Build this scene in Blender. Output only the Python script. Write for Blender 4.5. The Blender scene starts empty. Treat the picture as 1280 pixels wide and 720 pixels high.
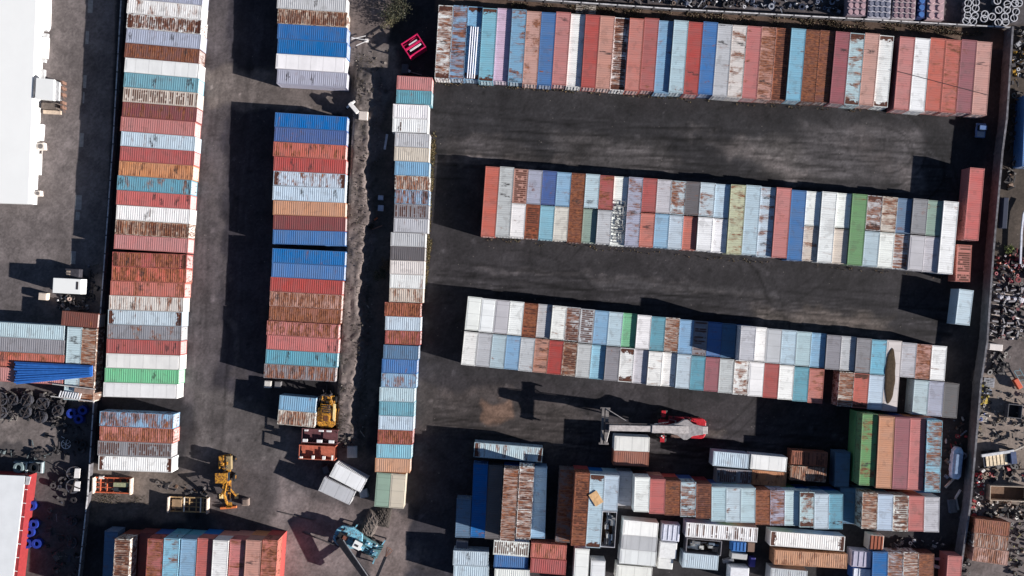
import bpy, bmesh, math, random
import numpy as np
from mathutils import Vector, Matrix
random.seed(7)
R = math.radians
HC, F = 150.0, 1103.0          # camera height (m) and focal length (photo pixels)
SUN_EL, SUN_AZ = 18.5, -16.3  # sun low in the east-south-east
sc = bpy.context.scene
col = sc.collection

def P(px, py, h=0.0):
    """point of the place, h metres up, for a position measured on the photo"""
    k = (HC - h) / F
    return Vector(((px - 640) * k, (360 - py) * k, h))

def lin(c):
    r = []
    for v in c:
        v /= 255.0
        r.append(v / 12.92 if v <= 0.04045 else ((v + 0.055) / 1.055) ** 2.4)
    return tuple(r)

# ------------------------------------------------------------------ materials
def newmat(name):
    m = bpy.data.materials.new(name); m.use_nodes = True
    nt = m.node_tree; nt.nodes.clear()
    return m, nt

class N:
    """tiny node-graph helper"""
    def __init__(s, nt): s.nt = nt
    def node(s, t, **kw):
        n = s.nt.nodes.new(t)
        for k, v in kw.items(): setattr(n, k, v)
        return n
    def link(s, a, b): s.nt.links.new(a, b)
    def _in(s, n, i, v):
        if v is None: return
        if isinstance(v, (int, float, tuple, list)): n.inputs[i].default_value = v
        else: s.link(v, n.inputs[i])
    def m(s, op, a, b=None, c=None, clamp=False):
        n = s.node('ShaderNodeMath', operation=op); n.use_clamp = clamp
        s._in(n, 0, a); s._in(n, 1, b); s._in(n, 2, c)
        return n.outputs[0]
    def xyz(s, x, y, z):
        n = s.node('ShaderNodeCombineXYZ'); s._in(n, 0, x); s._in(n, 1, y); s._in(n, 2, z)
        return n.outputs[0]
    def noise(s, vec, scale=1.0, detail=3.0, rough=0.55):
        n = s.node('ShaderNodeTexNoise'); s._in(n, 'Vector', vec)
        n.inputs['Scale'].default_value = scale; n.inputs['Detail'].default_value = detail
        n.inputs['Roughness'].default_value = rough
        return n.outputs['Fac']
    def white(s, v):
        n = s.node('ShaderNodeTexWhiteNoise', noise_dimensions='1D'); s._in(n, 'W', v)
        return n.outputs['Value']
    def ss(s, v, lo, hi):
        n = s.node('ShaderNodeMapRange', interpolation_type='SMOOTHSTEP')
        s._in(n, 0, v); s._in(n, 1, lo); s._in(n, 2, hi); n.inputs[3].default_value = 0; n.inputs[4].default_value = 1
        return n.outputs[0]
    def mix(s, f, a, b, bt='MIX'):
        n = s.node('ShaderNodeMix', data_type='RGBA', blend_type=bt)
        s._in(n, 0, f); s._in(n, 6, a if not isinstance(a, tuple) or len(a) == 4 else a + (1,))
        s._in(n, 7, b if not isinstance(b, tuple) or len(b) == 4 else b + (1,))
        return n.outputs[2]
    def attr(s, name):
        n = s.node('ShaderNodeAttribute', attribute_type='OBJECT', attribute_name=name)
        return n.outputs['Fac']
    def out(s, colr, rough=0.6, metal=0.0, bump=None, bstr=0.3, bdist=0.05, spec=0.3, trans=None):
        p = s.node('ShaderNodeBsdfPrincipled'); o = s.node('ShaderNodeOutputMaterial')
        s._in(p, 'Base Color', colr if not isinstance(colr, tuple) or len(colr) == 4 else colr + (1,))
        s._in(p, 'Roughness', rough); s._in(p, 'Metallic', metal)
        p.inputs['Specular IOR Level'].default_value = spec
        if bump is not None:
            b = s.node('ShaderNodeBump'); b.inputs['Strength'].default_value = bstr; b.inputs['Distance'].default_value = bdist
            s.link(bump, b.inputs['Height']); s.link(b.outputs[0], p.inputs['Normal'])
        s.link(p.outputs[0], o.inputs['Surface'])

RIB = 0.36
def mat_roof():
    m, nt = newmat('container_roof_paint'); g = N(nt)
    tc = g.node('ShaderNodeTexCoord'); oi = g.node('ShaderNodeObjectInfo')
    rnd = oi.outputs['Random']; base = oi.outputs['Color']
    sp = g.node('ShaderNodeSeparateXYZ'); g.link(tc.outputs['Object'], sp.inputs[0])
    x, y = sp.outputs[0], sp.outputs[1]
    seed = g.m('MULTIPLY', rnd, 91.7)
    rust, bars, ends, spots, hl = (g.attr(a) for a in ('rust', 'bars', 'ends', 'spots', 'halflen'))
    xr = g.m('DIVIDE', x, RIB)
    rib = g.m('FLOOR', xr); fr = g.m('FRACT', xr)
    wn = g.white(g.m('ADD', rib, g.m('MULTIPLY', rnd, 777.0)))
    wn2 = g.white(g.m('ADD', g.m('FLOOR', g.m('ADD', g.m('DIVIDE', x, 0.62), g.m('MULTIPLY', g.noise(g.xyz(x, y, seed), 3.0, 3.0), 0.7))), g.m('MULTIPLY', rnd, 333.0)))
    lowf = g.noise(g.xyz(g.m('MULTIPLY', x, 0.45), seed, 0.0), 1.0, 1.5)
    # rust lying in the roof grooves: a bar across the width per rib
    inrib = g.m('MULTIPLY', g.ss(fr, 0.05, 0.25), g.ss(fr, 0.98, 0.72))
    ylen = g.noise(g.xyz(g.m('MULTIPLY', rib, 3.7), g.m('MULTIPLY', y, 1.1), seed), 1.0, 3.0)
    yedge = g.ss(g.m('ABSOLUTE', y), 1.13, 0.85)
    thr = g.m('SUBTRACT', g.m('ADD', g.m('MULTIPLY', wn, 0.55), g.m('MULTIPLY', lowf, 0.9)), g.m('MULTIPLY', bars, 0.95))
    bm_ = g.m('MULTIPLY', g.ss(thr, 0.16, 0.02), g.m('MULTIPLY', g.ss(ylen, 0.36, 0.47), yedge))
    bmask = g.m('MULTIPLY', g.m('MULTIPLY', bm_, g.m('ADD', g.m('MULTIPLY', inrib, 0.75), 0.25)), g.ss(bars, 0.0, 0.1))
    # a few single dark streaks
    sthr = g.m('SUBTRACT', 1.0, g.m('MULTIPLY', spots, 0.16))
    yc = g.m('MULTIPLY', g.m('SUBTRACT', g.white(g.m('ADD', rib, seed)), 0.5), 1.3)
    yy = g.m('ABSOLUTE', g.m('SUBTRACT', y, yc))
    smask = g.m('MULTIPLY', g.m('GREATER_THAN', wn2, sthr), g.m('MULTIPLY', g.ss(yy, 0.75, 0.3), g.m('ADD', g.m('MULTIPLY', inrib, 0.25), 0.75)))
    smask = g.m('MULTIPLY', smask, g.m('MULTIPLY', g.ss(g.noise(g.xyz(g.m('MULTIPLY', x, 5.0), g.m('MULTIPLY', y, 2.0), seed), 1.0, 4.0, 0.7), 0.3, 0.6), 0.9))
    # patches
    gr_ = g.m('ADD', 0.6, g.m('MULTIPLY', g.white(g.m('MULTIPLY', rnd, 413.0)), 1.0))
    gy_ = g.m('ADD', 0.30, g.m('MULTIPLY', g.white(g.m('MULTIPLY', rnd, 977.0)), 0.55))
    pn = g.noise(g.xyz(g.m('ADD', g.m('MULTIPLY', g.m('MULTIPLY', x, 1.35), gr_), seed), g.m('MULTIPLY', y, gy_), seed), 0.62, 7.0, 0.68)
    pm = g.ss(pn, g.m('SUBTRACT', 0.74, g.m('MULTIPLY', rust, 0.32)), g.m('SUBTRACT', 0.79, g.m('MULTIPLY', rust, 0.32)))
    stk = g.noise(g.xyz(g.m('MULTIPLY', x, 4.2), g.m('MULTIPLY', y, 0.55), g.m('ADD', seed, 9.0)), 1.0, 4.0, 0.65)
    pm = g.m('MULTIPLY', g.ss(pn, g.m('SUBTRACT', 0.69, g.m('MULTIPLY', rust, 0.32)), g.m('SUBTRACT', 0.81, g.m('MULTIPLY', rust, 0.32))), g.m('ADD', 0.25, g.m('MULTIPLY', g.ss(stk, 0.36, 0.58), 0.8)))
    st = g.noise(g.xyz(g.m('MULTIPLY', x, 7.0), g.m('MULTIPLY', y, 0.7), seed), 1.0, 3.0, 0.6)
    sm2 = g.m('MULTIPLY', g.ss(st, g.m('SUBTRACT', 0.82, g.m('MULTIPLY', rust, 0.26)), 0.86), 0.8)
    # rusty ends
    en = g.noise(g.xyz(g.m('MULTIPLY', x, 1.4), y, seed), 1.3, 5.0, 0.6)
    ex = g.m('ADD', g.m('ABSOLUTE', x), g.m('MULTIPLY', g.m('SUBTRACT', en, 0.5), 2.6))
    em = g.m('MULTIPLY', g.ss(ex, g.m('SUBTRACT', hl, 0.95), g.m('SUBTRACT', hl, 0.7)), ends)
    # base paint: chalking, panel tone steps, dirt
    cid = g.white(g.m('MULTIPLY', rnd, 1213.0))
    c1 = g.noise(g.xyz(g.m('MULTIPLY', x, 1.0), g.m('MULTIPLY', y, 0.5), seed), 0.8, 5.0, 0.6)
    panel = g.white(g.m('ADD', g.m('FLOOR', g.m('DIVIDE', x, 1.08)), g.m('MULTIPLY', rnd, 55.0)))
    hsv = g.node('ShaderNodeHueSaturation')
    g.link(g.m('ADD', g.m('ADD', 0.66, g.m('MULTIPLY', cid, 0.26)), g.m('MULTIPLY', c1, 0.34)), hsv.inputs['Saturation'])
    g.link(g.m('ADD', g.m('ADD', 0.78, g.m('MULTIPLY', c1, 0.34)), g.m('MULTIPLY', panel, 0.08)), hsv.inputs['Value'])
    g.link(base, hsv.inputs['Color'])
    fine = g.noise(g.xyz(g.m('MULTIPLY', x, 9.0), g.m('MULTIPLY', y, 1.6), seed), 1.0, 4.0, 0.7)
    bc = g.mix(g.m('MULTIPLY', g.ss(fine, 0.5, 0.72), g.m('ADD', 0.06, g.m('MULTIPLY', rust, 0.4), clamp=True)), hsv.outputs[0], lin((120, 100, 90)))
    # thin grime seams between roof panels
    seam = g.m('MULTIPLY', g.ss(g.m('ABSOLUTE', g.m('SUBTRACT', g.m('FRACT', g.m('DIVIDE', x, 2.16)), 0.5)), 0.47, 0.495), 0.3)
    bc = g.mix(seam, bc, (0.05, 0.045, 0.045))
    # soft orange wash round the rust, dull puddle stains, tone steps unique to each roof
    wash = g.m('MULTIPLY', g.ss(pn, g.m('SUBTRACT', 0.62, g.m('MULTIPLY', rust, 0.28)), g.m('SUBTRACT', 0.86, g.m('MULTIPLY', rust, 0.28))), 0.42)
    bc = g.mix(g.m('MULTIPLY', wash, g.ss(rust, 0.1, 0.5)), bc, (0.30, 0.15, 0.09))
    pud = g.noise(g.xyz(g.m('MULTIPLY', x, 0.8), g.m('MULTIPLY', y, 0.9), g.m('ADD', seed, 31.0)), 1.0, 3.0, 0.5)
    bc = g.mix(g.m('MULTIPLY', g.ss(pud, 0.56, 0.64), g.m('MULTIPLY', g.ss(rust, 0.0, 0.4), 0.24)), bc, (0.09, 0.075, 0.07))
    thin = g.noise(g.xyz(g.m('MULTIPLY', x, 11.0), g.m('MULTIPLY', y, 0.4), g.m('ADD', seed, 17.0)), 1.0, 2.0, 0.6)
    thinm = g.m('MULTIPLY', g.ss(thin, g.m('SUBTRACT', 0.72, g.m('MULTIPLY', rust, 0.1)), 0.80), g.m('MULTIPLY', rust, 0.75, clamp=True))
    bc = g.mix(thinm, bc, (0.085, 0.04, 0.03))
    rn = g.noise(g.xyz(g.m('MULTIPLY', x, 2.2), y, seed), 1.6, 5.0, 0.65)
    rc = g.mix(g.ss(rn, 0.35, 0.68), (0.085, 0.028, 0.018), (0.30, 0.105, 0.045))
    rd = g.mix(g.ss(rn, 0.3, 0.7), (0.055, 0.022, 0.018), (0.12, 0.045, 0.028))
    bc = g.mix(g.m('MULTIPLY', g.m('MAXIMUM', pm, sm2), 0.92), bc, rc)
    bc = g.mix(em, bc, rd)
    bc = g.mix(g.m('MULTIPLY', bmask, 0.93), bc, rd)
    bc = g.mix(smask, bc, (0.035, 0.03, 0.032))
    g.out(bc, 0.7, spec=0.2)
    return m

def mat_wall():
    m, nt = newmat('container_wall_paint'); g = N(nt)
    tc = g.node('ShaderNodeTexCoord'); oi = g.node('ShaderNodeObjectInfo')
    seed = g.m('MULTIPLY', oi.outputs['Random'], 57.0)
    sp = g.node('ShaderNodeSeparateXYZ'); g.link(tc.outputs['Object'], sp.inputs[0])
    v = g.xyz(g.m('ADD', sp.outputs[0], seed), sp.outputs[1], g.m('MULTIPLY', sp.outputs[2], 0.35))
    n = g.noise(v, 2.2, 6.0, 0.65)
    rust = g.attr('rust')
    pm = g.ss(n, g.m('SUBTRACT', 0.70, g.m('MULTIPLY', rust, 0.2)), g.m('SUBTRACT', 0.76, g.m('MULTIPLY', rust, 0.2)))
    bc = g.mix(g.m('MULTIPLY', g.noise(v, 0.9, 4.0), 0.3), oi.outputs['Color'], lin((120, 105, 95)))
    bc = g.mix(g.m('MULTIPLY', pm, 0.85), bc, (0.12, 0.045, 0.025))
    g.out(bc, 0.65, spec=0.25)
    return m

_mc = {}
def M(name, rgb, rough=0.6, metal=0.0, var=0.25, scale=2.0, spec=0.3, rustamt=0.0):
    """procedural painted / worn surface; rgb in 0-255 display values"""
    if name in _mc: return _mc[name]
    m, nt = newmat(name); g = N(nt)
    tc = g.node('ShaderNodeTexCoord')
    n = g.noise(tc.outputs['Object'], scale, 6.0, 0.65)
    c = lin(rgb)
    dark = tuple(v * (1 - var) for v in c); lite = tuple(min(1, v * (1 + var * 0.7)) for v in c)
    bc = g.mix(g.ss(n, 0.3, 0.7), dark, lite)
    if rustamt > 0:
        n2 = g.noise(tc.outputs['Object'], scale * 1.7 + 0.31, 7.0, 0.7)
        bc = g.mix(g.ss(n2, 0.68 - rustamt * 0.25, 0.75 - rustamt * 0.25), bc, (0.13, 0.05, 0.028))
    g.out(bc, rough, metal, n, 0.15, 0.02, spec)
    _mc[name] = m
    return m

def mat_islands(name, cols):
    m, nt = newmat(name); g = N(nt)
    gi = g.node('ShaderNodeNewGeometry')
    cr = g.node('ShaderNodeValToRGB'); cr.color_ramp.interpolation = 'CONSTANT'
    g.link(gi.outputs['Random Per Island'], cr.inputs[0])
    e = cr.color_ramp.elements
    for i, c in enumerate(cols):
        if i < 2: el = e[i]; el.position = i / len(cols)
        else: el = e.new(i / len(cols))
        el.color = lin(c) + (1,)
    tc = g.node('ShaderNodeTexCoord')
    n = g.noise(tc.outputs['Object'], 5.0, 4.0)
    bc = g.mix(g.ss(n, 0.4, 0.75), cr.outputs[0], (0.03, 0.026, 0.025))
    g.out(bc, 0.6, spec=0.3)
    return m

ROOF, WALL = mat_roof(), mat_wall()

# ------------------------------------------------------------------ mesh builder
class MB:
    def __init__(s): s.v, s.f, s.sm = [], [], []
    def add(s, vs, fs):
        o = len(s.v); s.v += [tuple(v) for v in vs]; s.f += [tuple(i + o for i in f) for f in fs]
        return s
    def box(s, c, d, rz=0.0, ry=0.0, top=1.0):
        """box centred at c with full sizes d; top shrinks the upper face"""
        M_ = Matrix.Translation(c) @ Matrix.Rotation(rz, 4, 'Z') @ Matrix.Rotation(ry, 4, 'Y')
        x, y, z = d[0] / 2, d[1] / 2, d[2] / 2
        vs = [M_ @ Vector(p) for p in ((-x, -y, -z), (x, -y, -z), (x, y, -z), (-x, y, -z),
              (-x * top, -y * top, z), (x * top, -y * top, z), (x * top, y * top, z), (-x * top, y * top, z))]
        return s.add(vs, [(3, 2, 1, 0), (4, 5, 6, 7), (0, 1, 5, 4), (1, 2, 6, 5), (2, 3, 7, 6), (3, 0, 4, 7)])
    def bb(s, x0, x1, y0, y1, z0, z1):
        return s.box(((x0 + x1) / 2, (y0 + y1) / 2, (z0 + z1) / 2), (x1 - x0, y1 - y0, z1 - z0))
    def bar(s, a, b, w, h=None):
        """box beam from a to b"""
        a, b = Vector(a), Vector(b); h = h or w; d = b - a; L = d.length
        if L < 1e-6: return s
        q = d.to_track_quat('X', 'Z').to_matrix().to_4x4()
        M_ = Matrix.Translation((a + b) / 2) @ q
        x, y, z = L / 2, w / 2, h / 2
        vs = [M_ @ Vector(p) for p in ((-x, -y, -z), (x, -y, -z), (x, y, -z), (-x, y, -z), (-x, -y, z), (x, -y, z), (x, y, z), (-x, y, z))]
        return s.add(vs, [(3, 2, 1, 0), (4, 5, 6, 7), (0, 1, 5, 4), (1, 2, 6, 5), (2, 3, 7, 6), (3, 0, 4, 7)])
    def tube(s, a, b, r0, r1=None, n=10, caps=True):
        a, b = Vector(a), Vector(b); r1 = r0 if r1 is None else r1
        q = (b - a).to_track_quat('Z', 'Y').to_matrix()
        vs = []
        for p, r in ((a, r0), (b, r1)):
            for i in range(n):
                t = 2 * math.pi * i / n
                vs.append(p + q @ Vector((r * math.cos(t), r * math.sin(t), 0)))
        fs = [(i, (i + 1) % n, n + (i + 1) % n, n + i) for i in range(n)]
        if caps: fs += [tuple(range(n - 1, -1, -1)), tuple(range(n, 2 * n))]
        return s.add(vs, fs)
    def lathe(s, prof, a=(0, 0, 0), axis=(0, 0, 1), n=16):
        """closed ring of revolution from profile [(r, z)...] about axis through a"""
        q = Vector(axis).to_track_quat('Z', 'Y').to_matrix(); a = Vector(a)
        k = len(prof); vs = []
        for i in range(n):
            t = 2 * math.pi * i / n
            for r, z in prof: vs.append(a + q @ Vector((r * math.cos(t), r * math.sin(t), z)))
        fs = []
        for i in range(n):
            j = (i + 1) % n
            for p in range(k):
                w = (p + 1) % k
                fs.append((i * k + p, j * k + p, j * k + w, i * k + w))
        return s.add(vs, fs)
    def prism(s, pts, z0, z1):
        n = len(pts)
        area = sum(pts[i][0] * pts[(i + 1) % n][1] - pts[(i + 1) % n][0] * pts[i][1] for i in range(n))
        if area < 0: pts = pts[::-1]
        vs = [(p[0], p[1], z0) for p in pts] + [(p[0], p[1], z1) for p in pts]
        fs = [(i, (i + 1) % n, n + (i + 1) % n, n + i) for i in range(n)] + [tuple(range(n - 1, -1, -1)), tuple(range(n, 2 * n))]
        return s.add(vs, fs)
    def mesh(s, name, mat, bevel=0.0):
        me = bpy.data.meshes.new(name); me.from_pydata(s.v, [], s.f); me.update()
        if mat: me.materials.append(mat)
        return me
    def build(s, name, mat, parent=None, loc=(0, 0, 0), rz=0.0, bevel=0.0, smooth=False):
        o = bpy.data.objects.new(name, s.mesh(name, mat)); col.objects.link(o)
        o.location = loc; o.rotation_euler = (0, 0, rz)
        if smooth: o.data.shade_smooth()
        if bevel:
            b = o.modifiers.new('bevel', 'BEVEL'); b.width = bevel; b.segments = 2; b.limit_method = 'ANGLE'
        if parent: o.parent = parent
        return o

def tag(o, label=None, cat=None, group=None, kind=None):
    if label: o['label'] = label
    if cat: o['category'] = cat
    if group: o['group'] = group
    if kind: o['kind'] = kind
    return o
def thing(name, label, cat, loc=(0, 0, 0), rz=0.0, group=None):
    o = bpy.data.objects.new(name, None); col.objects.link(o)
    o.location = loc; o.rotation_euler = (0, 0, rz); o.empty_display_size = 0.5
    return tag(o, label, cat, group)
def children(o): return [c for c in col.objects if c.parent == o]
def copy_tree(o, parent=None, kids=None):
    c = o.copy(); col.objects.link(c); c.parent = parent
    for ch in (kids or o.children): copy_tree(ch, c)
    return c

# ------------------------------------------------------------------ containers
WD = 2.438
def corr_strip(L, pitch, depth, phase=0.0):
    """trapezoid profile along a length: list of (s, d)"""
    out = []; n = max(1, round(L / pitch)); p = L / n
    for i in range(n):
        a = -L / 2 + i * p
        out += [(a, 0), (a + p * .30, 0), (a + p * .45, depth), (a + p * .85, depth)]
    out.append((L / 2, 0))
    return out
def make_meshes(L, H, key):
    hl, hw = L / 2, WD / 2
    fr = MB()
    for sx in (-1, 1):
        for sy in (-1, 1):
            fr.box((sx * (hl - .08), sy * (hw - .08), H / 2), (.15, .15, H - .02))
            for z in (.06, H - .06): fr.box((sx * (hl - .089), sy * (hw - .081), z), (.178, .162, .12))
        fr.box((sx * (hl - .06), 0, H - .075), (.11, WD - .34, .12)); fr.box((sx * (hl - .06), 0, .09), (.11, WD - .34, .15))
    for sy in (-1, 1):
        fr.box((0, sy * (hw - .04), H - .06), (L - .37, .07, .08)); fr.box((0, sy * (hw - .05), .10), (L - .37, .09, .16))
    fr.box((0, 0, .17), (L - .4, WD - .25, .05))
    wl = MB()
    pr = corr_strip(L - .32, .30, .04)
    for sy in (-1, 1):
        vs = []
        for a, d in pr: vs += [(a, sy * (hw - .03 - d), .17), (a, sy * (hw - .03 - d), H - .1)]
        n = len(pr)
        wl.add(vs, [(2 * i, 2 * i + 2, 2 * i + 3, 2 * i + 1) if sy < 0 else (2 * i, 2 * i + 1, 2 * i + 3, 2 * i + 2) for i in range(n - 1)])
    pe = corr_strip(WD - .32, .30, .04); vs = []
    for a, d in pe: vs += [(-hl + .03 + d, a, .16), (-hl + .03 + d, a, H - .13)]
    wl.add(vs, [(2 * i, 2 * i + 1, 2 * i + 3, 2 * i + 2) for i in range(len(pe) - 1)])
    rf = MB(); n = int(round((L - .3) / RIB)); pr = []
    lim = (L - .34) / 2
    k0 = math.ceil(-lim / RIB); k1 = math.floor(lim / RIB)
    pr.append((-lim, 0))
    for k in range(k0, k1):
        a = k * RIB
        pr += [(a + .02, 0), (a + .07, -.02), (a + .24, -.02), (a + .29, 0)]
    pr.append((lim, 0))
    pr2 = [(-lim, 0)] + [p for p in pr[1:-1]] + [(lim, 0)]
    z = H - .03; ye = hw - .085; yi = hw - .20
    vs = []
    for a, d in pr2: vs += [(a, -ye, z), (a, -yi, z + d), (a, yi, z + d), (a, ye, z)]
    fs = []
    for i in range(len(pr2) - 1):
        for j in range(3): fs.append((4 * i + j, 4 * i + 4 + j, 4 * i + 5 + j, 4 * i + 1 + j))
    rf.add(vs, fs)
    rs = MB(); rs.bb(-lim, lim, -ye, ye, z - .08, z); rs.bb(-lim + .15, lim - .15, -ye + .15, ye - .15, z, z + .02)   # smooth insulated roof
    for k in range(1, int(L / 1.5)): rs.bb(-lim + k * 1.5 - .02, -lim + k * 1.5 + .02, -ye + .1, ye - .1, z + .02, z + .028)
    dr = {}
    for sy in (-1, 1):
        d = MB(); y0, y1 = (0.008, hw - .17) if sy > 0 else (-hw + .17, -0.008)
        d.bb(hl - .07, hl - .025, y0, y1, .17, H - .14)
        for q in range(4):
            zz = .35 + q * (H - .7) / 4
            d.bb(hl - .025, hl - .012, y0 + .08, y1 - .08, zz, zz + (H - .7) / 4 - .12)
        rd = MB()
        for yy in (y0 + .25 * (y1 - y0), y0 + .78 * (y1 - y0)):
            rd.tube((hl + .012, yy, .12), (hl + .012, yy, H - .1), .022, n=6)
            rd.bb(hl - .01, hl + .03, yy - .05, yy + .05, .95, 1.02)
        rd.bb(hl - .008, hl + .03, y0 + .2 * (y1 - y0), y0 + .75 * (y1 - y0), 1.08, 1.12)
        dr[sy] = (d.mesh('door', WALL), rd.mesh('locking_bars', WALL))
    return dict(frame=fr.mesh('frame', WALL), walls=wl.mesh('walls', WALL), roof=rf.mesh('roof', ROOF),
                sroof=rs.mesh('roof', ROOF), doors=dr)
HS, HH = 2.591, 2.896
CM = {(l, h): make_meshes({40: 12.192, 20: 6.058}[l], h, '') for l in (40, 20) for h in (HS, HH)}

COL = {  # token: (display colour on the sunlit roof, words)
 'W': ((236, 236, 234), 'white'), 'OW': ((214, 206, 198), 'off-white'), 'CR': ((210, 194, 178), 'cream'),
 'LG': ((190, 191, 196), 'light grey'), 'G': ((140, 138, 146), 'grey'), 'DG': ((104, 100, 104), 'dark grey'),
 'LV': ((164, 167, 190), 'lavender'), 'PB': ((184, 204, 220), 'pale blue'), 'PC': ((176, 202, 212), 'pale cyan'),
 'LB': ((120, 170, 208), 'light blue'), 'SK': ((120, 184, 208), 'sky blue'), 'TL': ((94, 162, 182), 'teal'),
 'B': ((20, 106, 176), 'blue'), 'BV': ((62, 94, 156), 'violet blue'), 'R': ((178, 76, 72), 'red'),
 'DR': ((132, 52, 56), 'dark red'), 'PK': ((194, 108, 104), 'pink'), 'SM': ((198, 102, 86), 'salmon'),
 'PS': ((196, 142, 128), 'pale salmon'), 'MV': ((158, 84, 94), 'mauve'), 'OR': ((204, 140, 98), 'orange'),
 'BR': ((122, 68, 58), 'brown'), 'RB': ((158, 84, 58), 'rust brown'), 'GN': ((106, 156, 100), 'green'),
 'GG': ((142, 168, 152), 'grey green'), 'MG': ((112, 192, 144), 'mint green'), 'YG': ((192, 198, 158), 'yellowish green'),
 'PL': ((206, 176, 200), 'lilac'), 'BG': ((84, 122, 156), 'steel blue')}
def parse(e):
    """'TL b1 r2 e h' -> dict"""
    t = e.split(); d = dict(tok=t[0], rust=.30, bars=0., ends=0., spots=.08, h=HH, smooth=False, n=1, custom=None)
    for f in t[1:]:
        if f[0] == 'r': d['rust'] = (.18, .62, .90, 1.15, 1.45)[int(f[1])]
        elif f[0] == 'b': d['bars'] = (0, .35, .6, .85, 1.0)[int(f[1])]
        elif f == 'e': d['ends'] = 1.0
        elif f[0] == 's': d['spots'] = (0., .12, .5, .8)[int(f[1])]
        elif f == 'l': d['h'] = HS
        elif f == 'x': d['smooth'] = True; d['rust'] = .0; d['spots'] = 0
        elif f[0] == 'n': d['n'] = int(f[1])
        elif f[0] == 'o': d['custom'] = f
    w = []
    if d['bars'] >= .8: w.append('rust-barred')
    elif d['bars'] > 0: w.append('rust-streaked')
    elif d['rust'] >= 1.1: w.append('very rusty')
    elif d['rust'] > .8: w.append('rust-blotched')
    elif d['rust'] > .5: w.append('lightly rusted')
    elif d['ends']: w.append('rusty-ended')
    elif d['spots'] > .6: w.append('dark-spotted')
    d['words'] = ' '.join(w + [COL[d['tok']][1]])
    return d
STACKED = []        # what sits under the visible top boxes
ALLC = []; OPEN = []
def container(d, size, loc, rz, sx, sy, label, group, name='shipping_container', extra=None):
    """one container with its own parts"""
    L = {40: 12.192, 20: 6.058}[size]
    ms = CM[(size, d['h'])]
    t = thing(name, label, 'shipping container', loc, rz, group); t.scale = (sx, sy, 1)
    c = lin(COL[d['tok']][0]); j = random.uniform(-.06, .06)
    gm = sum(c) / 3; c = tuple(v * .84 + gm * .16 for v in c)
    hue = [random.uniform(-.025, .025) for _ in range(3)]
    c = tuple(max(0.01, min(.86, v * (1 + j + hh) * 0.93)) for v, hh in zip(c, hue)) + (1,)
    parts = [('frame', ms['frame'], None), ('walls', ms['walls'], None)]
    if d['custom'] is None: parts.append(('roof', ms['sroof'] if d['smooth'] else ms['roof'], None))
    for s in (-1, 1): parts.append(('door', ms['doors'][s][0], ms['doors'][s][1]))
    for nm, me, sub in parts:
        o = bpy.data.objects.new(nm, me); col.objects.link(o); o.parent = t; o.color = c
        if nm == 'door' and name == 'shipping_container': o.color = tuple(min(.86, v * .5 + .34) for v in c[:3]) + (1,)  # doors paler: glare of the sunlit ends put into their colour
        for k in ('rust', 'bars', 'ends', 'spots'): o[k] = float(d[k])
        o['halflen'] = L / 2
        if sub:
            q = bpy.data.objects.new('locking_bars', sub); col.objects.link(q); q.parent = o; q.color = tuple(min(.86, v * .6 + .3) for v in c[:3]) + (1,); q['rust'] = float(d['rust'])  # bars paled for the same sun glare
    if d['custom']:
        OPEN.append((t, d['custom'], loc, rz, L))
        fl = MB().bb(-L / 2 + .2, L / 2 - .2, -1.05, 1.05, .2, .26).build('floor', M('timber_floor', (96, 74, 58), .8), t)
    ALLC.append(t)
    return t

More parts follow.
